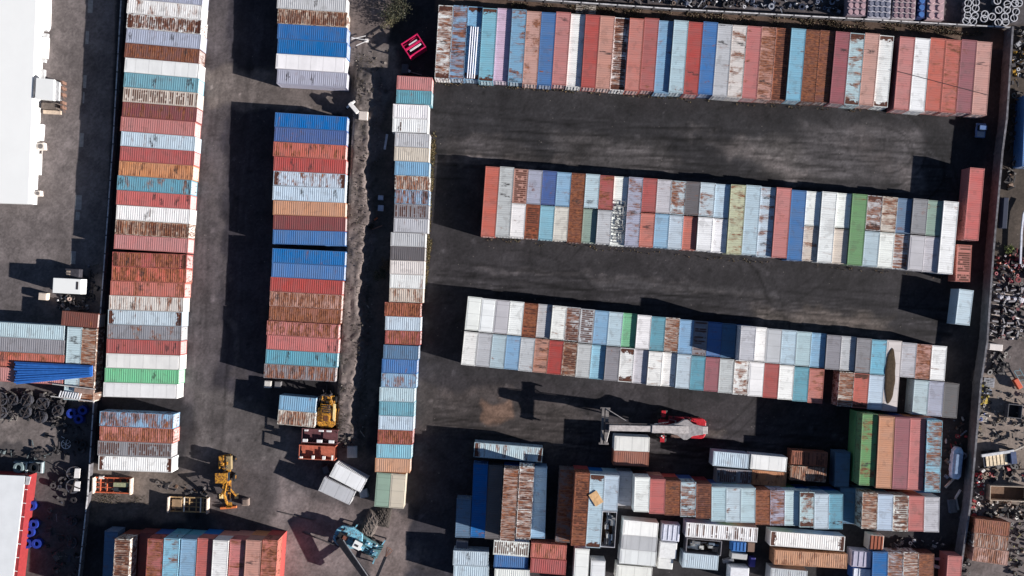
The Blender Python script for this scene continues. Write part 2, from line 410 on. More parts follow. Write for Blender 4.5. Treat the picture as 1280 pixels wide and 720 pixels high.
def ordw(n):
    w = ['first', 'second', 'third', 'fourth', 'fifth', 'sixth', 'seventh', 'eighth', 'ninth', 'tenth', 'eleventh', 'twelfth',
         'thirteenth', 'fourteenth', 'fifteenth', 'sixteenth', 'seventeenth', 'eighteenth', 'nineteenth', 'twentieth']
    if n <= 20: return w[n - 1]
    if n < 30: return 'twenty-' + w[n - 21]
    if n == 30: return 'thirtieth'
    return 'thirty-' + w[n - 31]
LABELS = set()
def lay(q, slots, where, group, vertical=True, halves=('upper', 'lower'), flip=False, href=HH, gap=.03):
    """q = four roof corners on the photo: near end of first slot, near end of last, far end of last, far end of first.
    Each slot is 'X' (one long box), ('X','Y') (two short boxes end to end; None = empty place) or a number (bare width)."""
    A, B, C_, D = (P(*p, href) for p in q)
    wts = [s if isinstance(s, (int, float)) else 1.0 for s in slots]
    tot = sum(wts); u = 0.0
    a0, a1 = ('left', 'right') if vertical else ('top', 'bottom')
    real = [i for i, s in enumerate(slots) if not isinstance(s, (int, float))]
    res = []
    allshort = all(isinstance(slots[i], tuple) and len(slots[i]) == 1 for i in real)
    nb = {}
    for i in real:
        s = slots[i]
        nb[i] = (s, s) if isinstance(s, str) else (s if len(s) == 2 else (s[0], s[0]))
    for i, s in enumerate(slots):
        u0, u1 = u / tot, (u + wts[i]) / tot; u += wts[i]
        if isinstance(s, (int, float)): continue
        near0, near1 = A.lerp(B, u0), A.lerp(B, u1); far0, far1 = D.lerp(C_, u0), D.lerp(C_, u1)
        n_, f_ = (near0 + near1) / 2, (far0 + far1) / 2
        ax = f_ - n_; full = ax.length
        wid = ((near1 - near0).length + (far1 - far0).length) / 2
        ang = math.atan2(ax.y, ax.x)
        side = abs(math.sin(ang - math.atan2((near1 - near0).y, (near1 - near0).x)))
        sy = max(.90, min(1.04, (wid * side - gap) / WD))
        k = real.index(i)
        items = [(s, 40, 0, 1, 0)] if isinstance(s, str) else ([(s[0], 20, 0, 1, 0)] if len(s) == 1 else
                 [(s[0], 20, 0, .5, 0), (s[1], 20, .5, 1, 1)])
        for e, size, t0, t1, hi in items:
            if e is None: continue
            d = parse(e)
            L = {40: 12.192, 20: 6.058}[size]
            length = full * (t1 - t0) - (0.16 if size == 20 and len(items) == 2 else .04)
            sx = max(.9, min(1.06, length / L))
            c = n_.lerp(f_, (t0 + t1) / 2)
            jit = random.uniform(-.13, .13) if len(items) == 1 else random.uniform(-.05, .05)
            c = c + ax.normalized() * jit
            rz = ang + random.uniform(-.003, .003)
            if flip: rz += math.pi
            # label: look first, then the neighbours, then the place in the line
            half = (halves[hi] + ' half of ') if len(items) == 2 else ''
            sz = 'short' if (size == 20 and not allshort) else ('long' if any(isinstance(x, tuple) for x in slots) else '')
            L_ = parse(nb[real[k - 1]][hi])['words'] if k > 0 and nb[real[k - 1]][hi] else None
            R_ = parse(nb[real[k + 1]][hi])['words'] if k < len(real) - 1 and nb[real[k + 1]][hi] else None
            strip = lambda w: w
            me = (d['words'] + ' ' + sz).strip() + ' container'
            c1 = lambda w: COLW(w)
            if L_ and R_: lab = f'{me} between {COLW(L_)} and {COLW(R_)} ones, {half}{where}'
            elif R_: lab = f'{me} beside {COLW(R_)} one at {a0} end, {half}{where}'
            elif L_: lab = f'{me} beside {COLW(L_)} one at {a1} end, {half}{where}'
            else: lab = f'{me}, {half}{where}'
            if lab in LABELS or len(lab.split()) > 16:
                m = len(real); o_ = k + 1
                if k == 0: lab = f'{me}, {a0}most, {half}{where}'; LABELS.add(lab)
            if (lab in LABELS and k > 0) or len(lab.split()) > 16:
                o_ = k + 1
                lab = f'{me}, {ordw(o_)} from the {a0}, {half}{where}'
                if len(lab.split()) > 16: lab = f'{me}, {ordw(o_)} from {a0}, {half}{where}'
            LABELS.add(lab)
            z = 0.0
            loc = Vector((c.x, c.y, 0))
            for lv in range(d['n'] - 1):
                STACKED.append((size, loc.copy(), rz, sx, sy, z, where)); z += HH + .012
            loc.z = z
            res.append(container(d, size, loc, rz, sx, sy, lab, group))
    return res
def COLW(w):
    return w
def single(e, size, corners, where, group='loose containers', href=None, name='shipping_container', z=0.0):
    """corners: two pixel end-midpoints of the roof's long axis; width true"""
    d = parse(e); h = (href or d['h']) + z
    a, b = P(*corners[0], h), P(*corners[1], h)
    ax = b - a; L = {40: 12.192, 20: 6.058}[size]
    c = (a + b) / 2
    sx = max(.93, min(1.06, ax.length / L))
    loc = Vector((c.x, c.y, z))
    n = d['n']; zz = z
    for lv in range(n - 1):
        STACKED.append((size, loc.copy(), math.atan2(ax.y, ax.x), sx, 1.0, zz, 'single')); zz += HH + .012
    loc.z = zz
    LABELS.add(where)
    return container(d, size, loc, math.atan2(ax.y, ax.x), sx, 1.0, where, group, name)

# ------------------------------------------------------------------ the container lines
g1 = 'containers in the far left column'
lay([(161, -20.5), (142.5, 311), (235, 316.5), (254.5, -11.5)],
    ['LV', 'W r1', 'W b4 r2 e', 'LV s2', 'BR r2', 'W x', 'TL s3', 'CR b3', 'DR r1', 'PK s1', 'PB s2', 'R s1', 'OR s2 r1', 'TL s3 r1', 'PK s3', 'W b1 s2',
     'CR b3 r3', 'PK s1'], 'far left column', g1, vertical=False)
lay([(141, 314.5), (128.7, 496), (221.3, 498.5), (234.5, 318)],
    ['R r2 e', 'SM r2', 'SM s3 r1', 'OW s2 r1', 'PB e s2', 'G r1 s2', 'R s3', 'W x', 'MG s1', 'W x'], 'lower far left column', g1, vertical=False)
lay([(125, 514), (121.5, 587.5), (213.7, 591), (217.5, 518)], ['LB r2 s2', 'SM r2', 'G b3', 'W e'], 'block of four by left wall', g1, vertical=False)
g2 = 'containers in the second column'
lay([(347, -8.5), (345, 104.5), (432.5, 110), (433.5, -3.5)], ['LG', 'CR b3 r3', 'B s0', 'B s0 r0', 'W x', 'LV s2'], 'second column top block', g2, vertical=False)
lay([(342.5, 140), (340.5, 305), (431, 307.5), (433, 146)],
    ['B s0', 'BV s0', 'SM r1 s2', 'R s2', 'PB e r1', 'PB s2', 'OR s1', 'DR s0', 'B s0 r0'], 'second column middle block', g2, vertical=False)
lay([(340.5, 310), (336.5, 400), (426, 405.5), (432, 314.5)], ['B s0', 'B r0 s0', 'R s0', 'PS r2', 'RB r2'], 'second column lower block', g2, vertical=False)
lay([(334.5, 400.5), (330, 472.5), (419.5, 477.5), (424.5, 406)], ['PK s1 r2', 'PK s2', 'TL s2', 'G r2'], 'second column end', g2, vertical=False)
g3 = 'short containers in the third column'
T = lambda *a: [(x,) for x in a]
lay([(496.5, 94), (494.5, 129.2), (539, 131), (540.5, 97)], T('PK', 'TL s0'), 'third column top', g3, vertical=False)
lay([(492, 129.6), (491, 164.8), (535.5, 166.8), (536.5, 131.5)], T('W s0', 'W b1'), 'third column top', g3, vertical=False)
lay([(494, 165.3), (492, 290), (535, 291.5), (537.5, 167.5)], T('LG s0', 'CR s0', 'LB s0', 'W r3', 'LB r2 s2', 'G b3', 'LG s0'), 'third column upper part', g3, vertical=False)
lay([(488.8, 290.2), (486.8, 377.3), (529, 378.8), (532.5, 291.8)], T('LG s0', 'DG s0', 'OW', 'W s3', 'CR s1 r1'), 'third column middle', g3, vertical=False)
lay([(481.8, 377.6), (480, 430), (524, 431.5), (526.8, 379.4)], T('SM r3', 'PB', 'R b1 r2'), 'third column middle', g3, vertical=False)
lay([(478.8, 430.6), (468.8, 590), (512.5, 591.5), (523, 432.5)], T('BG s0', 'B s0', 'LB r1', 'PC s0', 'TL s0', 'PB s0', 'R r2', 'SK s1', 'OR s1'), 'third column lower part', g3, vertical=False)
lay([(470.8, 591.8), (507.5, 592.5), (504.3, 636), (467.5, 634.5)], [('GG x',), ('CR x',)], 'foot of third column', g3)

g4 = 'containers in the top right row'
W1 = 'top right row'
lay([(548.5, 5), (1100, 42.5), (1092, 132.5), (543, 97)],
    ['W e r2', 'LB r2 s2', 'LB l e', 'SK e', 'PL l s1', 'LB s3 r1', 'PS r1', 'B s0', 'PK s2', 'W l s0', 'R s0', 'PS s2', 'W l b3 r2 e', 'SM s0', 'R s1',
     'LB l s0', 'PC s1', 'R s2', 'B s0', 'LG s2', 'OW r1 s2', 'PK s0', 'PS r2 s2', 'RB l b4 r3', 'SK s2', 'BR r3', 'BR l r2', 'MV s1', 'PC e r1', 'PS s1'], W1, g4)
lay([(1101, 42.6), (1119, 44), (1110.5, 133.5), (1092.5, 132.5)], ['W l e'], 'white one of top right row before the gap', g4)
lay([(1125, 45), (1241, 52), (1233.5, 143.7), (1117, 136.5)], ['PK s1', 'W s0', 'SM s0', 'SM s1 r1', 'MV s0', 'PS s2'], 'right end of top right row', g4)
g5 = 'containers in the second right row'
lay([(607, 207), (876, 227.4), (870, 313.5), (601, 295)],
    ['SM s0', 'LG s1', ('PS b4', 'W s0'), ('LV', 'RB b3 r1'), ('BV s0', 'SK s0 r0'), ('LB s0', 'OW s0'), 'BR r3', ('PC s2', 'GG l s0'), ('R r1', 'LG s0'), 'W l s0',
     'LV s2 r1', ('R s0', 'SM s2'), ('LG s0', 'LB s0'), ('PB r2 s2', 'PB s1'), ('DG s0', 'SM l s2')], 'second right row', g5)
lay([(876, 227.4), (1199, 252), (1191, 343), (870, 313.5)],
    [('PB r1', 'W s0'), ('PB l s0', 'W l s0'), 'YG s2 r1', 'PC s0', 'PB l s3 r1', 'PK s0', 'B s0', ('W l s0', 'CR l r1'), 'W s0', ('W l s0', 'CR l b1'), 'GN s1',
     ('LG r2 e', 'PC s0'), ('CR r2', 'W s0'), ('BG l s0', 'LG l r2'), ('G s0', 'LG s0 x'), ('GG l s0', 'LG l s0'), 'W s0'], 'second right row right part', g5)
g6 = 'containers in the third right row'
lay([(585, 370), (921, 405.4), (915, 493), (576, 456)],
    [('W x', 'W b1'), ('W x', 'LG s0'), ('LG x', 'PC s1'), ('W s0', 'LB s0'), ('RB r3 b2', 'LG s0'), ('LG l s0', 'PS s2 r1'), ('W s0', 'R s0'), ('LG b3 r2', 'CR b2 r3'),
     ('LG b4', 'LG s0'), ('LB s0', 'SK l s0'), ('PC s0', 'G s0'), ('MG l s0', 'W e'), ('W s0', 'LG l s0'), ('TL s0', 'W s0'), ('OW r3 b1', 'W l s0'), ('LB s0', 'PB s0'),
     ('G b2', 'TL s0'), ('B s0', 'MV s1'), ('BG s0', 'LG s0')], 'third right row', g6)
lay([(921.5, 405.5), (1203, 435), (1196, 524), (915.5, 493.3)],
    [('LG s0 n2 l', 'W r2'), ('W s0', 'W x'), ('LG x', 'R s1'), ('PC s0', 'W s0'), ('PC s0 r0', 'TL s0'), ('LB l s1', 'SM r1'), ('G s0', None), ('LG l s0', 'OW r3 b1'), ('G s1', 'SM e'),
     ('SK s1', 'PB s0'), 'OW x', ('LG s0', None), ('PS r2', 'PC s0'), ('W s1', 'LV s0'), (None, 'DG s0')], 'third right row right part', g6)
g7 = 'two-high containers at the bottom left'
HR2 = 2 * HH + .012
lay([(143, 673), (348, 675.5), (342, 768), (138, 766)],
    ['OW b3 r3 n2', 'DR l', 'R r2 n2', 'SK r1 n2', 'LB l n2', 'PK l n2', 'W n2', 'PK l r1 n2', 'PS s2 n2', 'SM r2 n2'], 'bottom left stack', g7, href=HR2)
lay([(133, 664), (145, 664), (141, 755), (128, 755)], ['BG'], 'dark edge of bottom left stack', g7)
g8 = 'two-high containers in the bottom right rows'
lay([(719.5, 590), (774.5, 594), (769, 686), (713.5, 682)], ['RB b3 r3 n2', 'PC e n2', ('PB s0 n2', 'LG o3 l n2')], 'left end of bottom right stack', g8, href=HR2)
lay([(774.5, 593), (889.5, 607), (889, 650.5), (772.5, 637)], T('LG s1', 'W s0 n2', 'PK s0 n2', 'BR r3 n2', 'PC r2 s2 n2', 'BR b4 r2 n2'), 'bottom right stack', g8, href=HR2)
lay([(889.5, 607), (1055, 619.5), (1054.5, 664), (889, 650.5)],
    T('PC s0 n2', 'PB s0 n2', 'PC s1 n2', 'RB r3 n2', 'LV r2 n2', 'PC s0 n2 l', 'PC e r1 n2', 'PB s0 n2', 'TL s2 l n2'), 'middle of bottom right stack', g8, href=HR2)
lay([(1059, 615), (1175, 622), (1174, 666), (1057, 661)], T('BG s0', 'OW r3 n2', 'PB s0 n2', 'W b3 r2 n2', 'PK s0 n2', 'LG s0 n2'), 'right end of bottom right stack', g8, href=HR2)
lay([(1079, 517), (1179, 526), (1175.5, 616), (1074, 607)], ['GN l s1 r1 n2', 'OR s1 n2', 'MV s1 n2', 'PK l s1 n2', 'SK r2 b1 n2'], 'two-high block right of the yard', g8, href=HR2)
g9 = 'loose containers at the bottom of the yard'
S = single
S('PC b1 e r1', 40, ((592.5, 562), (678, 569)), 'pale rusty-ended long container lying alone above the bottom rows', g9)
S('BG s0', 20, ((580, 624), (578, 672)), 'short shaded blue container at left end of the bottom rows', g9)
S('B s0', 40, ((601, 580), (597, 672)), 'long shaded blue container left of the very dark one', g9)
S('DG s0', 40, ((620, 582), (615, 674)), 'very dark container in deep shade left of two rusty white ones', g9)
S('OW r4 n2', 40, ((639.5, 586), (634, 676)), 'rust-blotched white container stacked high right of the very dark one', g9, href=HR2)
S('W r3 b2 n2', 40, ((659, 583), (654, 674)), 'white container with brown rust streaks stacked beside light blue one', g9, href=HR2)
S('LB s2', 40, ((675, 583.5), (672, 673)), 'long light blue container with dark streaks, mostly shaded, right of rusty pair', g9)
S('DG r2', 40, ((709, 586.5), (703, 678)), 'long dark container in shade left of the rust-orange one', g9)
S('PB s0 h', 20, ((891.5, 573), (936, 577)), 'pale blue short container half shaded, beside white rounded one', g9)
S('W x', 20, ((938.5, 577), (983.5, 581)), 'clean white refrigerated container beside pale blue one', g9)
S('G b4 l', 20, ((896, 594.5), (939, 597.5)), 'grey ribbed short container directly below the half-shaded pale blue one', g9)
S('OR r1 l', 20, ((940, 596.5), (983, 600)), 'pale orange short container directly below the white refrigerated one', g9)
S('RB b3 l', 20, ((989.5, 572), (1034.5, 575)), 'dark rusty short container, its right side in shade', g9)
S('CR r4', 20, ((988, 591), (1033, 594)), 'badly rusted cream short container below the dark rusty one', g9)
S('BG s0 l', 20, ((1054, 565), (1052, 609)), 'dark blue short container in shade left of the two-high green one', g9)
S('W x', 20, ((768, 554), (812, 556)), 'bright white short container just below the reach stacker boom', g9)
S('RB s0', 20, ((767, 572.3), (811, 574.6)), 'plain rust-orange short container beside the bright white one', g9)
for i, (c, l) in enumerate((('W x', 'top one of the big white block of smooth containers'), ('LG x', 'second from top of big white block of smooth containers'),
                            ('W x', 'third from top of big white block of smooth containers'))):
    y0, y1 = 659 + 18.1 * i, 663 + 18.1 * i
    S(c, 20, ((779 - 2.1 * i, y0), (822.7 - 1.2 * i, y1)), l, g9)
S('W x', 20, ((770.5, 715), (815, 719)), 'smooth white container cut by bottom edge, just below the big white block', g9)
S('W b2', 40, ((857.5, 662), (947, 669)), 'long white container with dark rust bars below the middle bottom stack', g9)
S('G o3 l', 20, ((858, 682), (902, 686)), 'short open-top container full of machine parts below the rust-barred white one', g9)
S('PB s0', 20, ((853.5, 700), (898, 704)), 'short pale container with teal front below the open-top full of parts', g9)
S('W e', 40, ((963, 673), (1056, 680)), 'long white container crossed by a diagonal shadow, above the orange one', g9)
S('OR r1 s1', 40, ((968, 696.5), (1059, 702)), 'long pale orange container lying below the long white one', g9)
S('LG s0', 20, ((963, 719), (1009, 723)), 'light container cut by bottom edge below the pale orange one', g9)
lay([(1091, 689), (1168, 692), (1166, 783), (1088, 780)], ['B s1', 'PB r3', 'W r3 b1', 'BR r3'], 'row cut by bottom right edge', g9)
S('PK s1', 20, ((1194, 695), (1191, 740)), 'pink container standing alone at the bottom right by the wall', g9)
lay([(567, 688), (566.5, 725), (611, 727), (611.5, 690)], T('PB s1', 'PB s2'), 'shaded pair at bottom middle', g9, vertical=False)
S('W b4', 20, ((617, 684), (661, 687.5)), 'white rust-barred short container at foot of the two rusty white ones', g9)
S('B s0 l', 20, ((617.5, 701), (660, 704)), 'blue short container between two white ones at bottom middle', g9)
S('W s0', 20, ((618, 720), (662, 722)), 'white short container cut by bottom edge below the blue one', g9)
S('SM r1', 20, ((663.5, 687.5), (708, 691)), 'salmon ribbed short container at bottom middle, upper of two', g9)
S('R s0', 20, ((663, 706.5), (707.5, 710)), 'red short container directly below the salmon ribbed one', g9)
S('W x', 20, ((728, 686), (725.5, 731)), 'narrow upright white container left of the open-top with junk', g9)
S('W x', 20, ((748, 701), (746, 745)), 'white upright container cut by bottom edge beside the big white block', g9)
g10 = 'containers standing alone'
S('PK s0', 40, ((1222, 210), (1214, 300)), 'long red container standing alone near the right wall', g10)
S('SM b3 l', 20, ((1206, 306), (1203.5, 352)), 'rust-barred short container below the long red one by the right wall', g10)
S('PB s0', 20, ((1208.3, 362), (1203, 406)), 'pale blue short container alone between the second and third right rows', g10)
S('LB s0', 20, ((349, 503), (394.4, 507)), 'light blue short container beside the yellow forklift', g10)
S('OW r2 s2', 20, ((347.2, 521), (393.5, 525.5)), 'speckled off-white short container beside the yellow forklift', g10)
S('W x', 20, ((415.5, 587), (454.5, 607.5)), 'bright white refrigerated container turned at an angle, upper of two', g10)
S('LG x', 20, ((401.5, 605), (440.5, 623)), 'light grey smooth container turned at an angle, lower of two', g10)
g11 = 'containers of the neighbouring left yard'
S('PC s1', 40, ((-11, 411), (80, 416.5)), 'dull teal long container, topmost of four lying outside the left wall', g11)
S('G s1', 40, ((-11, 429.5), (80, 434.5)), 'grey long container, second of four lying outside the left wall', g11)
S('SM r1 s2', 40, ((-11.5, 448), (79.5, 453)), 'salmon long container right above the one with blue bundle', g11)
S('PK s0', 40, ((-12, 467), (78.5, 472)), 'pink-red long container partly under the bundle of blue pipes', g11)
S('PC s3', 40, ((93.5, 409), (88.5, 500)), 'pale upright container across the ends of the four lying ones', g11)
S('OW r4', 40, ((112, 411), (107, 502)), 'dirty brown and white upright container against the left wall', g11)
S('BR s1', 20, ((77, 397.5), (122, 401.5)), 'red-brown short container right below the white box truck', g11)
g12 = 'containers outside the right wall'
lay([(1219, 648), (1216, 701), (1260, 707.5), (1263, 653)], T('RB r2', 'OW r4', 'PS r2 b1'), 'three outside the right wall', g12, vertical=False, halves=('', ''))
S('B s0', 40, ((1291, 119), (1287, 208)), 'blue container cut by the right edge outside the wall', g12)
# boxes that carry the upper tier of the stacks: only their ends show, so all of them are one object
def carriers():
    pal = ['R', 'B', 'TL', 'BR', 'PS', 'LB', 'G', 'GN', 'OR', 'BV', 'DR', 'PC']
    vs, fs, cs = [], [], []
    for (size, loc, rz, sx, sy, z, wh) in STACKED:
        ms = CM[(size, HH)]; c = lin(COL[random.choice(pal)][0])
        T_ = Matrix.Translation((loc.x, loc.y, z)) @ Matrix.Rotation(rz, 4, 'Z') @ Matrix.Diagonal((sx, sy, 1, 1))
        for me in (ms['frame'], ms['walls'], ms['roof'], ms['doors'][1][0], ms['doors'][-1][0], ms['doors'][1][1], ms['doors'][-1][1]):
            o = len(vs); vs += [tuple(T_ @ v.co) for v in me.vertices]; cs += [c] * len(me.vertices)
            fs += [tuple(i + o for i in p.vertices) for p in me.polygons]
    m, nt = newmat('lower_tier_paint'); g = N(nt)
    at = g.node('ShaderNodeAttribute', attribute_name='paint'); tc = g.node('ShaderNodeTexCoord')
    n = g.noise(tc.outputs['Object'], 1.8, 6.0, .65)
    g.out(g.mix(g.m('MULTIPLY', g.ss(n, .6, .68), .8), at.outputs['Color'], (.11, .042, .025)), .65)
    me = bpy.data.meshes.new('lower_containers'); me.from_pydata(vs, [], fs); me.update()
    ca = me.color_attributes.new('paint', 'FLOAT_COLOR', 'POINT')
    ca.data.foreach_set('color', np.array([(*c, 1) for c in cs], np.float32).ravel())
    me.materials.append(m)
    o = bpy.data.objects.new('lower_containers', me); col.objects.link(o)
    tag(o, 'mostly hidden containers of mixed colours underneath the two-high stacks', 'shipping containers', None, 'stuff')
carriers()
from collections import Counter
_d = [k for k, v in Counter(c['label'] for c in ALLC).items() if v > 1]
print('DUPLICATE', _d); print('LONG', [c['label'] for c in ALLC if len(c['label'].split()) > 16])
print('CONTAINERS', len(ALLC), 'stacked', len(STACKED))

# ------------------------------------------------------------------ ground: one sheet with worn, patched tones
def bank(px, py):
    """height of the dirt embankment between the second and third container columns"""
    px, py = np.asarray(px, float), np.asarray(py, float)
    xc = px + .055 * (py - 200)
    rag = (1.3 * np.sin(py / 6.3 + px / 5.1) + 1.0 * np.sin(py / 2.7 - px / 3.3 + 1) + 3.4 * np.sin(py / 23 + 2) + 1.7 * np.sin(py / 11.7 + 4)
           + .9 * np.sin(py / 1.7 + px / 2.1) + 1.2 * np.sin(py / 4.1 + px / 9 + 3))
    a = np.clip((xc - 437.5) / 3.5, 0, 1); b = np.clip((470 + rag - xc) / 10, 0, 1)
    c = np.clip((py - 75) / 26, 0, 1) * np.clip((566 - py) / 30, 0, 1) * np.clip((300 - (px - 0)) / -60, 0, 1)
    s_ = lambda t: t * t * (3 - 2 * t)
    return 1.4 * s_(a) * s_(b) * s_(c)
def PB_(px, py):
    p = P(px, py, 1.4 if float(bank(px, py)) > .7 else 0); p.z = float(bank(p.x * F / HC + 640, 360 - p.y * F / HC)); return p
def ground():
    x0, x1, y0, y1, st = -108, 108, -66, 66, 0.32
    nx, ny = int((x1 - x0) / st) + 1, int((y1 - y0) / st) + 1
    X, Y = np.meshgrid(np.linspace(x0, x1, nx, dtype=np.float32), np.linspace(y0, y1, ny, dtype=np.float32))
    px = X * F / HC + 640; py = 360 - Y * F / HC
    rs = np.random.RandomState(3)
    def vnoise(s, seed):
        r = np.random.RandomState(seed); g = r.rand(256, 256)
        fx, fy = px / s + 50, py / s + 50
        ix, iy = np.floor(fx).astype(int), np.floor(fy).astype(int); tx, ty = fx - ix, fy - iy
        tx = tx * tx * (3 - 2 * tx); ty = ty * ty * (3 - 2 * ty)
        a = g[iy % 256, ix % 256]; b = g[iy % 256, (ix + 1) % 256]; c = g[(iy + 1) % 256, ix % 256]; d = g[(iy + 1) % 256, (ix + 1) % 256]
        return (a * (1 - tx) + b * tx) * (1 - ty) + (c * (1 - tx) + d * tx) * ty
    wob = (vnoise(26, 1) - .5) * 14 + (vnoise(9, 2) - .5) * 7
    wob2 = (vnoise(22, 5) - .5) * 14 + (vnoise(8, 6) - .5) * 7
    C = np.ones((ny, nx, 3), np.float32) * np.array(lin((54, 52, 53)))
    def poly(pts, c, feather=8, amt=1.0, wobble=1.0, split=None):
        """convex polygon in photo pixels, soft worn edge"""
        qx, qy = px + wob * wobble, py + wob2 * wobble
        d = np.full(px.shape, 1e9); n = len(pts)
        ar = sum(pts[i][0] * pts[(i + 1) % n][1] - pts[(i + 1) % n][0] * pts[i][1] for i in range(n))
        sg = 1 if ar > 0 else -1
        for i in range(n):
            (ax, ay), (bx, by) = pts[i], pts[(i + 1) % n]
            L = math.hypot(bx - ax, by - ay)
            d = np.minimum(d, sg * ((bx - ax) * (qy - ay) - (by - ay) * (qx - ax)) / L)
        w = np.clip(d / feather + .5, 0, 1); w = (w * w * (3 - 2 * w) * amt)[..., None]
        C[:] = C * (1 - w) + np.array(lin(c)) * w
    poly([(-200, -200), (154, -200), (131, 330), (-200, 400)], (114, 107, 103), 3, wobble=.1)      # left neighbour's paved yard
    poly([(-200, 330), (131, 330), (113, 560), (-200, 570)], (106, 100, 97), 5, wobble=.3)
    poly([(-200, 490), (118, 490), (96, 740), (-200, 740)], (84, 80, 78), 8)
    poly([(-20, 518), (70, 518), (72, 555), (-20, 560)], (126, 118, 112), 6)
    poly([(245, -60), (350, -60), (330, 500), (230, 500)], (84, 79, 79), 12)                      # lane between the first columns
    poly([(286, -60), (350, -60), (330, 500), (272, 500)], (58, 55, 59), 10)  # ground colour darkened to deepen the second column's cast shadow
    poly([(262, 85), (450, 95), (450, 145), (262, 130)], (112, 104, 98), 10)
    poly([(250, 480), (420, 560), (420, 640), (230, 640)], (98, 93, 90), 18)
    poly([(436, -60), (492, -60), (484, 90), (482, 160), (455, 590), (415, 590)], (116, 106, 100), 7)  # bare dirt lane
    poly([(470, 200), (498, 90), (500, 350), (455, 600), (440, 600)], (96, 88, 80), 8)
    poly([(440, 60), (500, 60), (490, 130), (440, 200)], (118, 110, 104), 10)
    poly([(225, 575), (560, 575), (600, 740), (300, 740)], (92, 86, 84), 16)
    poly([(350, 600), (450, 640), (430, 740), (330, 740)], (124, 114, 110), 14)
    poly([(460, 636), (560, 636), (575, 740), (455, 740)], (128, 116, 110), 10)
    poly([(110, 585), (240, 585), (230, 650), (110, 650)], (118, 108, 98), 10, .8)
    poly([(535, 100), (1245, 145), (1205, 245), (535, 190)], (50, 49, 50), 8)                     # aisles between the right rows
    poly([(690, 165), (830, 180), (840, 222), (700, 212)], (86, 83, 81), 22, .7)
    poly([(905, 180), (985, 172), (1050, 225), (960, 225)], (98, 94, 90), 18, .8)
    poly([(560, 168), (640, 176), (700, 205), (560, 190)], (84, 80, 78), 14, .6)
    poly([(1000, 150), (1150, 160), (1150, 235), (1000, 225)], (88, 85, 84), 20, .8)
    poly([(800, 110), (1000, 120), (1000, 145), (800, 140)], (50, 48, 49), 14, .8)
    poly([(600, 335), (1180, 370), (1170, 410), (600, 360)], (58, 56, 57), 12)
    poly([(700, 345), (860, 352), (1000, 372), (860, 368)], (80, 78, 78), 8, .6)
    poly([(940, 385), (1110, 392), (1110, 428), (940, 415)], (100, 93, 86), 16, .75)
    poly([(520, 465), (1030, 505), (920, 620), (500, 600)], (58, 55, 56), 10)
    poly([(520, 480), (720, 500), (720, 560), (520, 540)], (76, 70, 66), 16, .7)
    poly([(505, 540), (590, 540), (570, 740), (510, 740)], (60, 58, 62), 10)
    poly([(600, 503), (640, 503), (638, 525), (600, 528)], (134, 108, 90), 6, .8)
    poly([(870, 538), (905, 542), (900, 552), (870, 548)], (112, 106, 98), 6, .7)
    poly([(545, -12), (850, 4), (1265, 30), (1258, 62), (850, 40), (545, 16)], (92, 76, 64), 4, wobble=.3)   # dry weeds behind the top row
    poly([(640, -200), (1500, -200), (1500, 40), (1265, 32), (850, 8), (640, -6)], (84, 80, 80), 3, wobble=.1)
    poly([(1262, 30), (1500, 30), (1500, 340), (1240, 340)], (76, 68, 60), 4, wobble=.4)
    poly([(1240, 340), (1500, 340), (1500, 470), (1226, 470)], (104, 96, 92), 6, wobble=.4)
    poly([(1224, 470), (1500, 470), (1500, 640), (1211, 640)], (142, 130, 118), 8)
    poly([(1211, 640), (1500, 640), (1500, 800), (1196, 800)], (112, 104, 100), 8)
    # pale dust dragged along the aisles
    for (ax, ay, bx, by, wd, am, cc_) in ((545, 196, 725, 206, 7, .8, (98, 92, 88)), (700, 176, 860, 205, 12, .55, (90, 86, 84)), (905, 182, 1010, 222, 13, .8, (112, 106, 102)), (850, 165, 960, 188, 7, .5, (92, 88, 86)),
            (1060, 165, 1145, 232, 15, .65, (104, 98, 95)), (560, 180, 640, 172, 4, .5, (84, 80, 78)), (600, 338, 880, 352, 4, .6, (84, 80, 79)), (640, 352, 900, 368, 3, .5, (78, 75, 75)), (820, 358, 1010, 380, 5, .5, (84, 80, 78)),
            (990, 392, 1110, 412, 9, .75, (116, 106, 98)), (940, 384, 1040, 398, 5, .5, (92, 86, 82)), (545, 488, 700, 506, 8, .6, (92, 84, 80)), (660, 515, 745, 520, 10, .6, (84, 78, 74)), (250, 120, 300, 480, 6, .5, (96, 90, 88)),
            (380, 640, 540, 700, 16, .5, (124, 114, 108)), (250, 500, 330, 600, 14, .4, (92, 87, 85)), (500, 300, 560, 560, 5, .3, (80, 76, 75)), (1130, 128, 1240, 150, 5, .4, (84, 80, 78))):
        L = math.hypot(bx - ax, by - ay); tx, ty = (bx - ax) / L, (by - ay) / L
        qx, qy = px + wob * 1.1, py + wob2 * 1.1
        al = (qx - ax) * tx + (qy - ay) * ty; ac = np.abs((qy - ay) * tx - (qx - ax) * ty)
        w = np.clip(1.25 - ac / wd, 0, 1) * np.clip(al / 22 + .5, 0, 1) * np.clip((L - al) / 22 + .5, 0, 1) * np.clip((vnoise(13, int(ax)) * .6 + vnoise(4, int(ay)) * .5 - .22) * 2.4, 0, 1)
        w = (w * am)[..., None]; C[:] = C * (1 - w) + np.array(lin(cc_)) * w
    # oil stains and mud flecks
    for k in range(170):
        cx, cy = rs.uniform(230, 1190), rs.uniform(100, 700); r = rs.uniform(3, 20)
        d = np.hypot((px - cx + wob * .8), (py - cy + wob2 * .8) * rs.uniform(1, 2.2)) / r
        w = np.clip(1.3 - d, 0, 1)[..., None] * rs.uniform(.15, .55)
        C[:] = C * (1 - w * (0.55 if k % 3 else -0.5))
